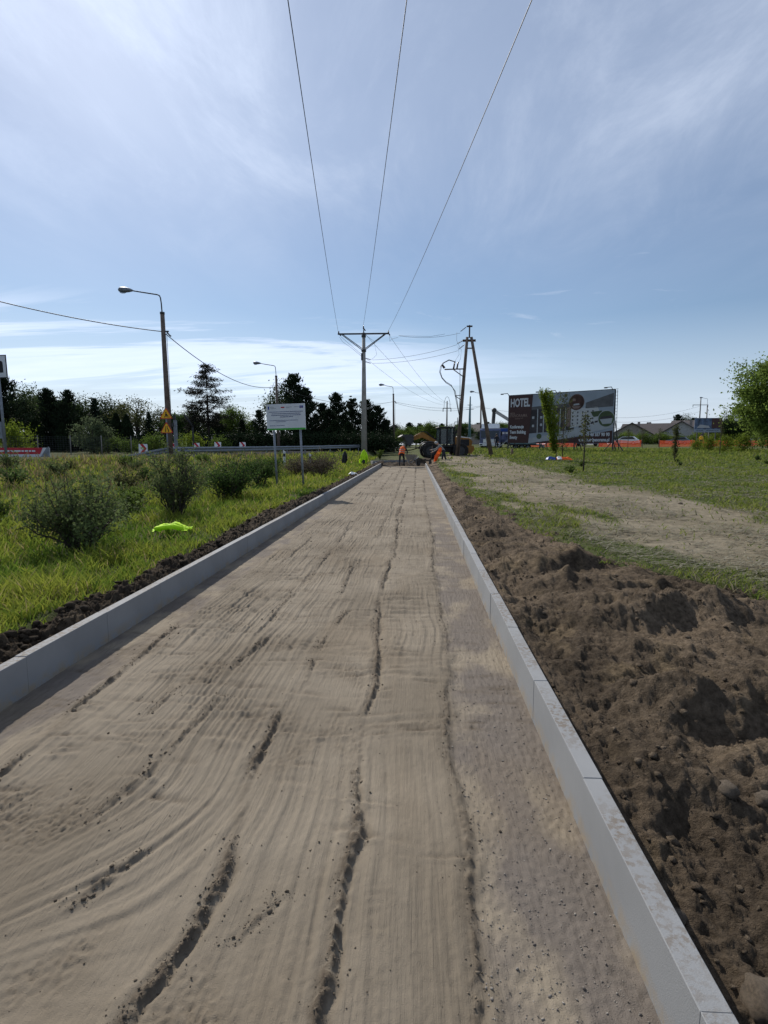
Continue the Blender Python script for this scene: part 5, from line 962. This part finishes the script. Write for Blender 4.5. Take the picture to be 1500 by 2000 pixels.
for s in (-1, 1): MB().bar((2.55, 2.2, 0.9), (2.55+1.1*s, 1.9, 0.0), 0.09).box((2.55+1.1*s, 1.9, 0.0), (0.3, 0.3, 0.06)).build('stabiliser', MT['galv'], tk_)
tr_ = empty('low_trailer', (12.6, 66.0, 0.85), R(-8), 'dark low trailer with an orange tarpaulin at the foot of the billboard', 'trailer')
MB().box((0, 1.2, 0.62), (3.6, 2.2, 0.14)).build('deck', MT['black'], tr_); MB().box((-0.3, 0.15, 0.78), (3.0, 0.06, 0.2)).build('side_board', MT['teal'], tr_)
for x in (-1.1, -0.4, 0.3): wheel(tr_, (x, 0.35, 0.32), 0.34, 0.22, 'y', False, 'galv'); wheel(tr_, (x, 2.0, 0.32), 0.34, 0.22, 'y', False, 'galv')
MB().prism([(0.1, 0.72), (1.2, 0.72), (1.25, 0.95), (0.9, 1.0), (0.5, 0.86)], 1.2, 'y', 0.2).build('tarpaulin', MT['orange'], tr_); MB().box((1.9, 0.6, 0.45), (0.5, 0.3, 0.35), bev=0.04).build('drawbar_box', MT['steel'], tr_)

def car(label, x, y, rz, m_):
    o = empty('parked_car', (x, y, float(zg(x, y))+0.02), rz, label, 'car', 'cars beyond the meadow')
    pr = [(-2.05, .35), (-2.1, .75), (-1.95, .95), (-1.0, 1.05), (-0.35, 1.02), (2.0, 1.0), (2.1, .6), (2.05, .35)]
    bo = MB().prism([(-2.05, .32), (-2.1, .70), (-1.9, .88), (-1.0, .98), (1.95, .98), (2.1, .65), (2.05, .32)], 1.7, 'y', -0.85).build('body', m_, o)
    MB().prism([(-1.05, .975), (-0.4, 1.42), (1.25, 1.45), (1.85, .975)], 1.5, 'y', -0.75).build('roof', m_, o)
    for s in (-1, 1): MB().prism([(-0.85, 1.0), (-0.35, 1.36), (1.15, 1.39), (1.6, 1.0)], 0.012, 'y', s*0.757-0.006).build('side_window', MT['dglass'], o)
    MB().prism([(-1.02, 1.01), (-0.42, 1.40), (-0.44, 1.41), (-1.05, 1.02)], 1.3, 'y', -0.65).build('windscreen', MT['dglass'], o)
    for s in (-1, 1):
        for xx_ in (-1.3, 1.3): wheel(o, (xx_, s*0.76, 0.31), 0.31, 0.2, 'y', False, 'galv')
        MB().box((-2.06, s*0.6, 0.68), (0.06, 0.3, 0.14)).build('headlight', MT['glass'], o)
car('white hatchback behind the orange mesh fence right of the billboard', 34.6, 96, R(-28), MT['white'])
car('silver car seen below the billboard between its legs', 21.2, 84, R(15), MT['galv']); car('dark car seen below the right part of the billboard', 25.2, 84, R(10), mat('car_dark', (0.05, 0.06, 0.09), 0.3, 0.1, 2)); car('pale car parked left of the small billboard', 50.2, 112, R(-30), MT['galv'])

# ------------------------------------------------------------------ orange barrier mesh
of_ = empty('orange_fence', (0, 0, 0), 0, 'long orange plastic mesh fence across the back of the meadow', 'fence'); pts_ = [(15.2, 77), (22, 79), (31, 80), (42, 84), (54, 90)]
n_ = 0
for (a0, b0), (a1, b1) in zip(pts_[:-1], pts_[1:]):
    m = max(3, int(math.hypot(a1-a0, b1-b0)/2.6))
    for i in range(m):
        xa, ya = a0+(a1-a0)*i/m, b0+(b1-b0)*i/m; xb, yb = a0+(a1-a0)*(i+1)/m, b0+(b1-b0)*(i+1)/m; za, zb_ = float(zg(xa, ya)), float(zg(xb, yb)); MB().cyl((xa, ya, za-0.1), (xa, ya, za+1.08), 0.025, n=5).build('stake', MT['dsteel'], of_)
        if n_ in (3, 6): n_ += 1; continue
        n_ += 1; g_ = MB(); top = lambda t: 1.0-0.12*math.sin(math.pi*t)-0.05*random.random()
        nv = 7; tops = [top(k/nv) for k in range(nv+1)]
        for k in range(nv):
            t0, t1 = k/nv, (k+1)/nv
            for r0 in range(6):
                f0, f1 = 0.03+0.16*r0, 0.03+0.16*r0+0.105; P4 = [(xa+(xb-xa)*t, ya+(yb-ya)*t+0.05*math.sin(9*t), (za+(zb_-za)*t)+tops[kk]*f) for t, kk, f in ((t0, k, f0), (t1, k+1, f0), (t1, k+1, f1), (t0, k, f1))]; g_.add(P4, [(0, 1, 2, 3)])
        g_.build('mesh_panel', MT['ornet'], of_)

# ------------------------------------------------------------------ houses on the right horizon
def house(label, x, y, w, d, h, rh, rz, wall, roof_):
    o = empty('house', (x, y, float(zg(x, y))), rz, label, 'house', 'houses beyond the meadow'); MB().prism([(-w/2, -0.3), (w/2, -0.3), (w/2, h), (0, h+rh-0.06), (-w/2, h)], d, 'y', -d/2).build('wall', wall, o)
    rf = MB()
    for s in (-1, 1): q = Vector((s*(w/2+0.5), h-0.5*rh/(w/2)*1.0)); rf.prism([(0, h+rh), (q.x, q.y), (q.x, q.y+0.2), (0, h+rh+0.22)], d+1.0, 'y', -d/2-0.5)
    ro = rf.build('roof', roof_, o); MB().box((w*0.18, 0, h+rh*0.9), (0.6, 0.6, 1.6)).build('chimney', MT['plaster'], ro)
    for xx_ in (-w*0.28, w*0.28):
        f = MB().box((xx_, -d/2-0.02, 1.6), (1.3, 0.06, 1.3)).build('window', MT['white'], o); MB().box((xx_, -d/2-0.06, 1.6), (1.1, 0.03, 1.1)).build('pane', MT['dglass'], f)
    MB().box((0, -d/2-0.02, 1.0), (1.0, 0.06, 2.1)).build('door', MT['wood'], o)
    for yy_ in (-d*0.25, d*0.25): f = MB().box((-w/2-0.02, yy_, 1.6), (0.06, 1.4, 1.3)).build('window', MT['white'], o); MB().box((-w/2-0.06, yy_, 1.6), (0.03, 1.2, 1.1)).build('pane', MT['dglass'], f)
house('brown gabled house right behind the billboard edge', 55.5, 150, 9, 10, 2.6, 2.6, R(-20), MT['plaster'], MT['roof']); house('grey roofed house second from the billboard', 62.0, 156, 9, 12, 2.6, 2.7, R(60), MT['plasterw'], MT['roof']); house('grey gabled house in the middle of the row', 68.5, 150, 9, 10, 2.8, 2.8, R(-30), MT['plasterw'], MT['roof'])
house('dark roofed tall house below the horizon trees', 77, 162, 10, 11, 3.4, 3.0, R(50), MT['plaster'], MT['roof']); house('house with pinkish red roof left of the small billboard', 80, 150, 8, 9, 2.8, 2.4, R(70), MT['plasterw'], MT['roofred']); house('dark house partly behind the small billboard', 88, 158, 9, 10, 3.2, 2.6, R(20), MT['plaster'], MT['roof'])
house('low dark building left of the blue lorry', 14.2, 130, 8, 10, 2.8, 1.5, R(75), MT['plaster'], MT['roof'])

# ------------------------------------------------------------------ people
def skin_body(name, joints, bones, mats_, parent):
    idx = {k: i for i, k in enumerate(joints)}; me = bpy.data.meshes.new(name); me.from_pydata([joints[k][0] for k in joints], [(idx[a], idx[b]) for a, b, _ in bones], [])
    ob = bpy.data.objects.new(name, me); COL.objects.link(ob); m = ob.modifiers.new('s', 'SKIN'); m.use_smooth_shade = True
    for k, i in idx.items(): rr = joints[k][1]; me.skin_vertices[0].data[i].radius = rr if isinstance(rr, tuple) else (rr, rr)
    me.skin_vertices[0].data[idx['pelvis']].use_root = True; s = ob.modifiers.new('d', 'SUBSURF'); s.levels = 2; s.render_levels = 2
    dg = bpy.context.evaluated_depsgraph_get(); nm = bpy.data.meshes.new_from_object(ob.evaluated_get(dg)); bpy.data.objects.remove(ob); nm.materials.clear()
    keys = []
    for _, _, t in bones:
        if t not in keys: keys.append(t)
    for k in keys: nm.materials.append(mats_[k])
    seg = [(Vector(joints[a][0]), Vector(joints[b][0]), keys.index(t)) for a, b, t in bones]
    for p in nm.polygons:
        best = 1e9; c = p.center
        for a, b, t in seg:
            d = b-a; u = max(0, min(1, (c-a).dot(d)/max(d.length_squared, 1e-9))); e = (a+d*u-c).length
            if e < best: best = e; p.material_index = t
        p.use_smooth = True
    return link('body', nm, parent)
BONES = [('pelvis', 'waist', 'top'), ('waist', 'chest', 'top'), ('chest', 'neck', 'top'), ('neck', 'head', 'skin'), ('head', 'crown', 'skin')]
for s in 'lr': BONES += [('chest', 'sh'+s, 'top'), ('sh'+s, 'el'+s, 'sleeve'), ('el'+s, 'wr'+s, 'sleeve'), ('wr'+s, 'pa'+s, 'skin'), ('pa'+s, 'f1'+s, 'skin'), ('pa'+s, 'f2'+s, 'skin'), ('pa'+s, 'f3'+s, 'skin'), ('pa'+s, 'f4'+s, 'skin'), ('wr'+s, 'th'+s, 'skin'), ('pelvis', 'hip'+s, 'legs'), ('hip'+s, 'kn'+s, 'legs'), ('kn'+s, 'an'+s, 'legs'), ('an'+s, 'to'+s, 'shoe')]
def pose(pelvis, chest, head, arms, legs, facing):
    """positions in metres; arms: shoulder/elbow/wrist, legs: hip/knee/ankle, facing: unit vector"""
    P_, C_, H_ = Vector(pelvis), Vector(chest), Vector(head); f = Vector(facing).normalized(); J = {'pelvis': (P_, (.13, .11)), 'waist': (P_.lerp(C_, .45), (.125, .10)), 'chest': (C_, (.15, .11)), 'neck': (C_.lerp(H_, .45), .06), 'head': (H_, (.078, .09)), 'crown': (H_+(H_-C_).normalized()*.11, (.075, .085))}
    for s in 'lr':
        sh, el, wr = [Vector(q) for q in arms[s]]; d = (wr-el).normalized(); sd = d.cross(Vector((0, 0, 1))); sd = sd.normalized() if sd.length > .1 else Vector((1, 0, 0)); pa = wr+d*.07
        J.update({'sh'+s: (sh, .068), 'el'+s: (el, .047), 'wr'+s: (wr, .031), 'pa'+s: (pa, (.034, .022))})
        for i, (o_, ln_) in enumerate(((-.03, .07), (-.01, .085), (.01, .08), (.03, .06))): J['f%d' % (i+1)+s] = (pa+sd*o_+d*ln_+f*.015, .009)
        J['th'+s] = (wr+d*.055+sd*.05+f*.02, .010); hp, kn, an = [Vector(q) for q in legs[s]]; J.update({'hip'+s: (hp, .095), 'kn'+s: (kn, .066), 'an'+s: (an, .047), 'to'+s: (an+f*.17+Vector((0, 0, -.045)), .042)})
    return {k: (tuple(v[0]), v[1]) for k, v in J.items()}
def person(label, loc, rz, J, top, sleeve, legs, group=None):
    o = empty('person', loc, rz, label, 'person', group); skin_body('body', J, BONES, dict(top=MT[top], sleeve=MT[sleeve], legs=MT[legs], skin=MT['skin'], shoe=MT['black']), o); return o
def vest(parent, J, m_, name='vest', grow=1.22, a=0.0, b=0.92):
    P_, C_, W_ = Vector(J['pelvis'][0]), Vector(J['chest'][0]), Vector(J['waist'][0]); t = MB(); ax = (C_-P_).normalized(); side = Vector(J['shr'][0])-Vector(J['shl'][0]); side.normalize(); fr = side.cross(ax).normalized(); rings = []; n = 16
    for q, (w_, d_) in ((-.12, (.20, .165)), (.1, (.195, .16)), (.5, (.20, .16)), (.85, (.215, .155)), (1.08, (.20, .125)), (1.2, (.12, .09))):
        c = P_+(C_-P_)*q; rings += [c+side*(w_*math.cos(6.2832*i/n))+fr*(d_*math.sin(6.2832*i/n))+ax*(0.01*math.sin(i*3)) for i in range(n)]
    t.add(rings, [(k*n+i, k*n+(i+1) % n, (k+1)*n+(i+1) % n, (k+1)*n+i) for k in range(5) for i in range(n)], True); v = t.build(name, m_, parent)
    for q in (0.2, 0.55):
        c = P_+(C_-P_)*q; s_ = MB(); V2 = []
        for dq in (-.02, .02): V2 += [c+ax*dq+side*(.205*math.cos(6.2832*i/n))+fr*(.168*math.sin(6.2832*i/n)) for i in range(n)]
        s_.add(V2, [(i, (i+1) % n, n+(i+1) % n, n+i) for i in range(n)], True).build('reflective_band', MT['steel'], v)
def cap(parent, J, m_, name='cap'):
    H_, K_ = Vector(J['head'][0]), Vector(J['crown'][0]); c = H_.lerp(K_, .55); MB().ball(tuple(c), 0.108, 12, 8, (1, 1.05, .95)).build(name, m_, parent)
def face(parent, J, f):
    H_ = Vector(J['head'][0]); f = Vector(f).normalized(); up = (Vector(J['crown'][0])-H_).normalized(); s = f.cross(up).normalized(); b = MB().ball(tuple(H_+f*.095+up*.01), .017, 6, 5); b.build('nose', MT['skin'], parent)
    b = MB()
    for q in (-1, 1): b.ball(tuple(H_+f*.08+up*.045+s*.033*q), .011, 6, 5)
    b.build('eyes', MT['black'], parent); MB().box(tuple(H_+f*.082-up*.035), (.04, .012, .012)).build('mouth', MT['red'], parent)
    b = MB()
    for q in (-1, 1): b.ball(tuple(H_+s*.085*q+up*.01), .025, 6, 5, (.5, .8, 1.2))
    b.build('ears', MT['skin'], parent)
zE = 0.05
# worker in orange vest stooping over the barrow, back to us
f1 = (0.25, 0.97, 0); J1 = pose((0, 0, .82), (0.06, .30, 1.20), (0.10, .50, 1.34), dict(l=[(-.13, .27, 1.20), (-.22, .42, .95), (-.12, .62, .80)], r=[(.26, .24, 1.20), (.38, .36, .95), (.34, .58, .80)]), dict(l=[(-.10, 0, .80), (-.13, .10, .44), (-.14, -.06, .07)], r=[(.10, .02, .80), (.15, .22, .46), (.16, .12, .07)]), f1)
p1 = person('stooping worker in orange vest seen from behind at the end of the path', (-0.95, 38.0, 0.05), 0, J1, 'blackcloth', 'blackcloth', 'blackcloth'); vest(p1, J1, MT['orange']); cap(p1, J1, MT['greycloth']); face(p1, J1, f1)
# worker in grey shirt, shovelling to the left
f2 = (-.9, -.25, 0); J2 = pose((0, 0, .90), (-.26, -.05, 1.27), (-.46, -.08, 1.42), dict(l=[(-.30, -.22, 1.25), (-.52, -.28, 1.05), (-.78, -.26, 1.0)], r=[(-.22, .13, 1.25), (-.42, .16, 1.0), (-.70, 0.02, .86)]), dict(l=[(-.02, -.10, .88), (-.10, -.12, .47), (-.06, -.12, .07)], r=[(.02, .10, .88), (.10, .12, .48), (.30, .14, .07)]), f2)
W2 = (1.82, 37.2, 0.16); p2 = person('bending worker in grey shirt and dark trousers holding a shovel beside the kerb', W2, 0, J2, 'greycloth', 'greycloth', 'navy'); cap(p2, J2, MT['plasterw']); face(p2, J2, f2)
vo = empty('hanging_vest', (W2[0]-0.36, W2[1]-.20, W2[2]+1.12), 0, 'bright orange vest dangling from the chest of the bending worker', 'vest')
MB().add([(.10, 0, 0.02), (.22, .02, 0.03), (.20, .0, -.25), (.06, -.03, -.52), (-.10, -.02, -.86), (-.30, .03, -.90), (-.24, .02, -.52), (-.04, .04, -.20), (.08, .08, 0.0), (.18, .1, 0), (.16, .09, -.3), (.03, .07, -.55), (-.12, .08, -.84), (-.27, .09, -.86)], [(0, 1, 2, 7), (7, 2, 3, 6), (6, 3, 4, 5), (8, 9, 10, 7), (10, 11, 13, 6), (11, 12, 13), (4, 12, 13, 5), (3, 11, 12, 4), (2, 10, 11, 3), (1, 9, 10, 2), (0, 8, 9, 1)], True).build('cloth', MT['orange'], vo)
sv = empty('shovel', (W2[0]-0.80, W2[1]-.14, W2[2]), 0, 'long handled shovel held upright by the bending worker', 'shovel'); MB().cyl((-.06, 0, .18), (.06, -.05, 1.25), .018, n=8).build('handle', MT['wood'], sv); MB().prism([(-.20, .05), (-.16, .32), (.0, .34), (.04, .06), (-.08, -.08)], .02, 'y', 0).build('blade', MT['dsteel'], sv)
# loader driver, two men by the lorry, one in the distance
Js = pose((0, 0, .14), (0.05, 0, .58), (0.0, 0, .80), dict(l=[(.03, -.19, .56), (-.18, -.24, .36), (-.42, -.16, .40)], r=[(.03, .19, .56), (-.18, .24, .36), (-.42, .16, .40)]), dict(l=[(-.04, -.1, .12), (-.42, -.13, .14), (-.48, -.13, -.28)], r=[(-.04, .1, .12), (-.42, .13, .14), (-.48, .13, -.28)]), (-1, 0, 0))
p = person('driver in dark clothes sitting in the wheel loader cab', (2.68, 45.42, 0.5+1.08), R(8), Js, 'blackcloth', 'blackcloth', 'navy'); cap(p, Js, MT['black']); face(p, Js, (-1, 0, 0))
Jt = pose((0, 0, .92), (0, -.02, 1.36), (0, -.03, 1.60), dict(l=[(-.19, 0, 1.36), (-.27, 0, 1.09), (-.24, -.08, .84)], r=[(.19, 0, 1.36), (.27, 0, 1.09), (.24, -.08, .84)]), dict(l=[(-.1, 0, .9), (-.11, -.02, .48), (-.12, .02, .07)], r=[(.1, 0, .9), (.11, -.02, .48), (.12, .02, .07)]), (0, -1, 0))
p = person('man in dark trousers and pale top standing before the lorry cab', (8.1, 64.3, float(zg(8.1, 64.3))), R(20), Jt, 'olive_cloth' if 'olive_cloth' in MT else 'greycloth', 'greycloth', 'navy'); face(p, Jt, (0, -1, 0)); cap(p, Jt, MT['black'], 'hair')
p = person('man in black standing beside the right leg of the A-frame pole', (9.0, 64.0, float(zg(9.0, 64.0))), R(-30), Jt, 'blackcloth', 'blackcloth', 'navy'); face(p, Jt, (0, -1, 0)); cap(p, Jt, MT['black'], 'hair')
p = person('tiny distant figure in a yellow top at the orange fence', (39.2, 80.5, float(zg(39.2, 80.5))), 0, Jt, 'yellow', 'yellow', 'navy'); face(p, Jt, (0, -1, 0)); cap(p, Jt, MT['black'], 'hair')

# ------------------------------------------------------------------ things on the ground
wb = empty('wheelbarrow', (-0.28, 38.3, 0.06), R(-12), 'grey wheelbarrow with black wheel standing by the stooping worker', 'wheelbarrow')
wheel(wb, (-0.05, -0.55, 0.2), 0.21, 0.11, 'y', False, 'dsteel'); wb.children[-1].rotation_euler = (0, 0, R(75))
MB().add([(-.24, -.35, .42), (.24, -.35, .42), (.20, .25, .42), (-.20, .25, .42), (-.36, -.62, .78), (.36, -.62, .78), (.32, .45, .72), (-.32, .45, .72)], [(0, 1, 2, 3), (0, 1, 5, 4), (1, 2, 6, 5), (2, 3, 7, 6), (3, 0, 4, 7)]).build('tray', MT['steel'], wb)
for s in (-1, 1): MB().tube([(s*.06, -.6, .22), (s*.2, -.2, .40), (s*.28, .5, .5), (s*.3, .95, .62)], .018, 6).build('handle', MT['galv'], wb); MB().bar((s*.22, .3, .42), (s*.26, .35, .0), .03).build('leg', MT['galv'], wb)
def heap(name, label, x, y, w, d, h, seed, z0=None):
    n = 40; X, Y = np.meshgrid(np.linspace(-1, 1, n), np.linspace(-1, 1, n)); rr = np.hypot(X, Y); Zh = h*np.clip(1-rr**1.4, 0, None)*(1+0.5*fbm(X*3, Y*3, seed, 3))+0.04*fbm(X*9, Y*9, seed+1, 3)-0.05-0.1*sstep(.85, 1.0, rr)
    C_ = lin((0.11, 0.085, 0.06), (0.05, 0.04, 0.03), np.clip(.5+fbm(X*3, Y*3, seed+3, 3), 0, 1)); keep = mesh_np(name, np.stack([X*w, Y*d, Zh], -1).reshape(-1, 3), grid_faces(n, n), MT['soil'], C_.reshape(-1, 3), True)
    o = link(name, keep); o.location = (x, y, float(zg(x, y)) if z0 is None else z0); return tag(o, label, 'soil heap')
heap('soil_heap', 'low dark soil heap at the feet of the bending worker', 1.55, 36.2, 0.75, 0.8, 0.30, 300, 0.14); heap('soil_heap', 'loose brown soil heap across the end of the sand', -0.9, 39.7, 1.3, 0.5, 0.16, 310, 0.02); heap('soil_heap', 'rubble heap beside the front loader wheel', 0.3, 43.6, 1.3, 1.0, 0.35, 320, 0.1)
def jacket(name, label, loc, m_, s, seed, slim=1.0):
    r = np.random.RandomState(seed); o = empty(name, loc, 0, label, 'jacket'); MB().cyl((0, 0, -0.2), (0.02, 0, 0.98*s), .03, n=6).build('stake', MT['wood'], o); n = 14; V = []; prof_ = [(1.0, .025), (.93, .08), (.78, .125), (.55, .17), (.34, .205), (.13, .18)]
    for z, w_ in prof_:
        w_ = w_*slim
        for i in range(n): a = 6.2832*i/n; q = w_*(1+.38*math.sin(i*2.7+z*6)); V.append((q*math.cos(a)*1.05*s+(1-z)*-.08, q*.6*math.sin(a)*s, z*s))
    t = MB().add(V, [(k*n+i, k*n+(i+1) % n, (k+1)*n+(i+1) % n, (k+1)*n+i) for k in range(5) for i in range(n)]+[tuple(range(n))], True); t.build('cloth', m_, o)
    for q in (-1, 1): MB().tube([(q*.10*s*slim, 0, .86*s), (q*.19*s*slim, -.04, .62*s), (q*.20*s*slim, -.05, .30*s)], [.05*s, .05*s, .04*s], 7).build('sleeve', m_, o)
    return o
jacket('hung_jacket', 'bright yellow green hi-vis jacket hung on a stake before the power pole', (-3.32, 36.3, .16), MT['hiviz'], 1.0, 1); MB().tube([(0, -.1, 0), (-.05, -.12, .2), (0, -.1, .35)], [.13, .12, .1], 7).build('bag', MT['black'], bpy.data.objects['hung_jacket'])
jacket('hung_jacket', 'dark jacket hung on a stake left of the power pole', (-4.85, 38.6, .12), MT['blackcloth'], 0.95, 2, 0.72)
# hi-vis jacket dropped on the grass
n = 26; X, Y = np.meshgrid(np.linspace(-1, 1, n), np.linspace(-1, 1, n)); Zc = 0.10*(1-np.clip(X*X*0.7+Y*Y*0.8, 0, 1))*(0.8+.5*noise(X*1.6, Y*1.6, 400))+0.03*(1-np.abs(noise(X*2.6+Y, Y*2.2, 402))*2)+.012*noise(X*7, Y*6, 403)+0.03
Xw = X*0.26*(1+.16*noise(Y*1.5, X*0+2, 404)); Yw = Y*0.17*(1+.2*noise(X*1.7, Y*0+5, 405))
vj = empty('dropped_jacket', (-3.72, 8.35, float(zg(-3.72, 8.35))+0.07), R(8), 'crumpled yellow green hi-vis jacket lying on the left grass', 'jacket')
o = link('cloth', mesh_np('cloth', np.stack([Xw, Yw, Zc], -1).reshape(-1, 3), grid_faces(n, n), MT['hiviz'], None, True), vj)
b = MB().tube([(-.22, -.13, .07), (-.08, -.15, .09), (.06, -.12, .10), (.2, -.14, .07)], [.03, .04, .04, .025], 6).build('sleeve', MT['hiviz'], vj); MB().tube([(-.26, -.1, .03), (-.24, -.02, .03), (-.22, .05, .04)], .02, 5).build('collar', MT['black'], vj)
o = empty('litter', (-2.72, 24.2, .20), R(40), 'crumpled white plastic bag on the soil by the left kerb', 'litter'); n = 12; X, Y = np.meshgrid(np.linspace(-1, 1, n), np.linspace(-1, 1, n)); link('bag', mesh_np('bag', np.stack([X*.22, Y*.14, .09*np.sqrt(1-np.clip(X*X+Y*Y, 0, 1))*(1+.6*noise(X*2, Y*2, 3))+.015*noise(X*4, Y*4, 5)+.01], -1).reshape(-1, 3), grid_faces(n, n), MT['white']), o)
tp = empty('tarpaulin', (9.0, 36.3, float(zg(9.0, 36.3))+.02), 0, 'crumpled orange and blue tarpaulin at the foot of the columnar young tree', 'tarpaulin'); n = 18; X, Y = np.meshgrid(np.linspace(-1, 1, n), np.linspace(-1, 1, n))
for nm_, x0, w_, m_ in (('orange_sheet', .3, .55, MT['orange']), ('blue_sheet', -.45, .35, MT['blue']), ('white_sheet', .05, .2, MT['white'])): link(nm_, mesh_np(nm_, np.stack([x0+X*w_, Y*.3, .15*np.sqrt(1-np.clip(X*X+Y*Y, 0, 1))*(1+.7*noise(X*2+x0, Y*2, 7))+.02*noise(X*5, Y*5, 8)+.01+(.03 if 'white' in nm_ else 0)], -1).reshape(-1, 3), grid_faces(n, n), m_), tp)
o = empty('wooden_stump', (7.6, 45.2, float(zg(7.6, 45.2))), 0, 'short dark wooden stump in the grass below the billboard left edge', 'stump', ry=-.05); MB().cyl((0, 0, -.2), (0, 0, .52), .10, .095, 10).build('log', MT['wood'], o); MB().cyl((0, 0, .52), (0, 0, .525), .085, n=10).build('cut_face', MT['plaster'], o)
for i, (x, y, s, lb) in enumerate(((0.90, 1.33, .06, 'pale boulder in the soil at the bottom right corner'), (1.22, 2.12, .04, 'fist sized stone half buried in the dug soil'), (1.36, 2.10, .042, 'second pale stone beside the half buried one'), (0.80, 1.60, .028, 'small stone right against the kerb'), (1.02, 1.20, .05, 'stone at the lower right edge below the boulder'), (4.1, 11.6, .05, 'left of two small stones on the trodden track'), (5.6, 12.2, .045, 'right of two small stones on the trodden track'))):
    zb_ = float(near_soil(np.array([x]), np.array([y]))[0]) if x < 3 else float(zg(x, y)); rr = np.random.RandomState(i); bm = bmesh.new(); bmesh.ops.create_icosphere(bm, subdivisions=3, radius=1); ph = rr.rand()*9
    for v in bm.verts: c = v.co; k = 1+.28*float(noise(c.x*1.3+ph, c.y*1.3+c.z, i))+.12*float(noise(c.x*3+ph, c.z*3+c.y, i+9)); v.co = Vector((c.x*1.15, c.y*.9, c.z*.72))*k
    me = bpy.data.meshes.new('stone'); bm.to_mesh(me); bm.free(); me.materials.append(MT['stone']); me.polygons.foreach_set('use_smooth', [True]*len(me.polygons)); o = link('stone', me, None, (x, y, zb_+s*.25), (0, 0, rr.rand()*6), (s, s, s)); tag(o, lb, 'stone')
bd = empty('bird', (-6.9, 60, 6.5), R(30), 'small dark bird in flight above the pine group', 'bird'); MB().tube([(-.16, 0, .01), (-.08, 0, .0), (.05, 0, .0), (.14, 0, .02), (.18, 0, .02)], [.012, .04, .055, .04, .012], 8).build('body', MT['black'], bd)
for s in (-1, 1): MB().add([(-.06, 0, .02), (.08, 0, .02), (.04, s*.2, .10), (-.08, s*.34, .06), (-.08, s*.2, .08)], [(0, 1, 2, 4), (4, 2, 3)]).build('wing', MT['black'], bd)
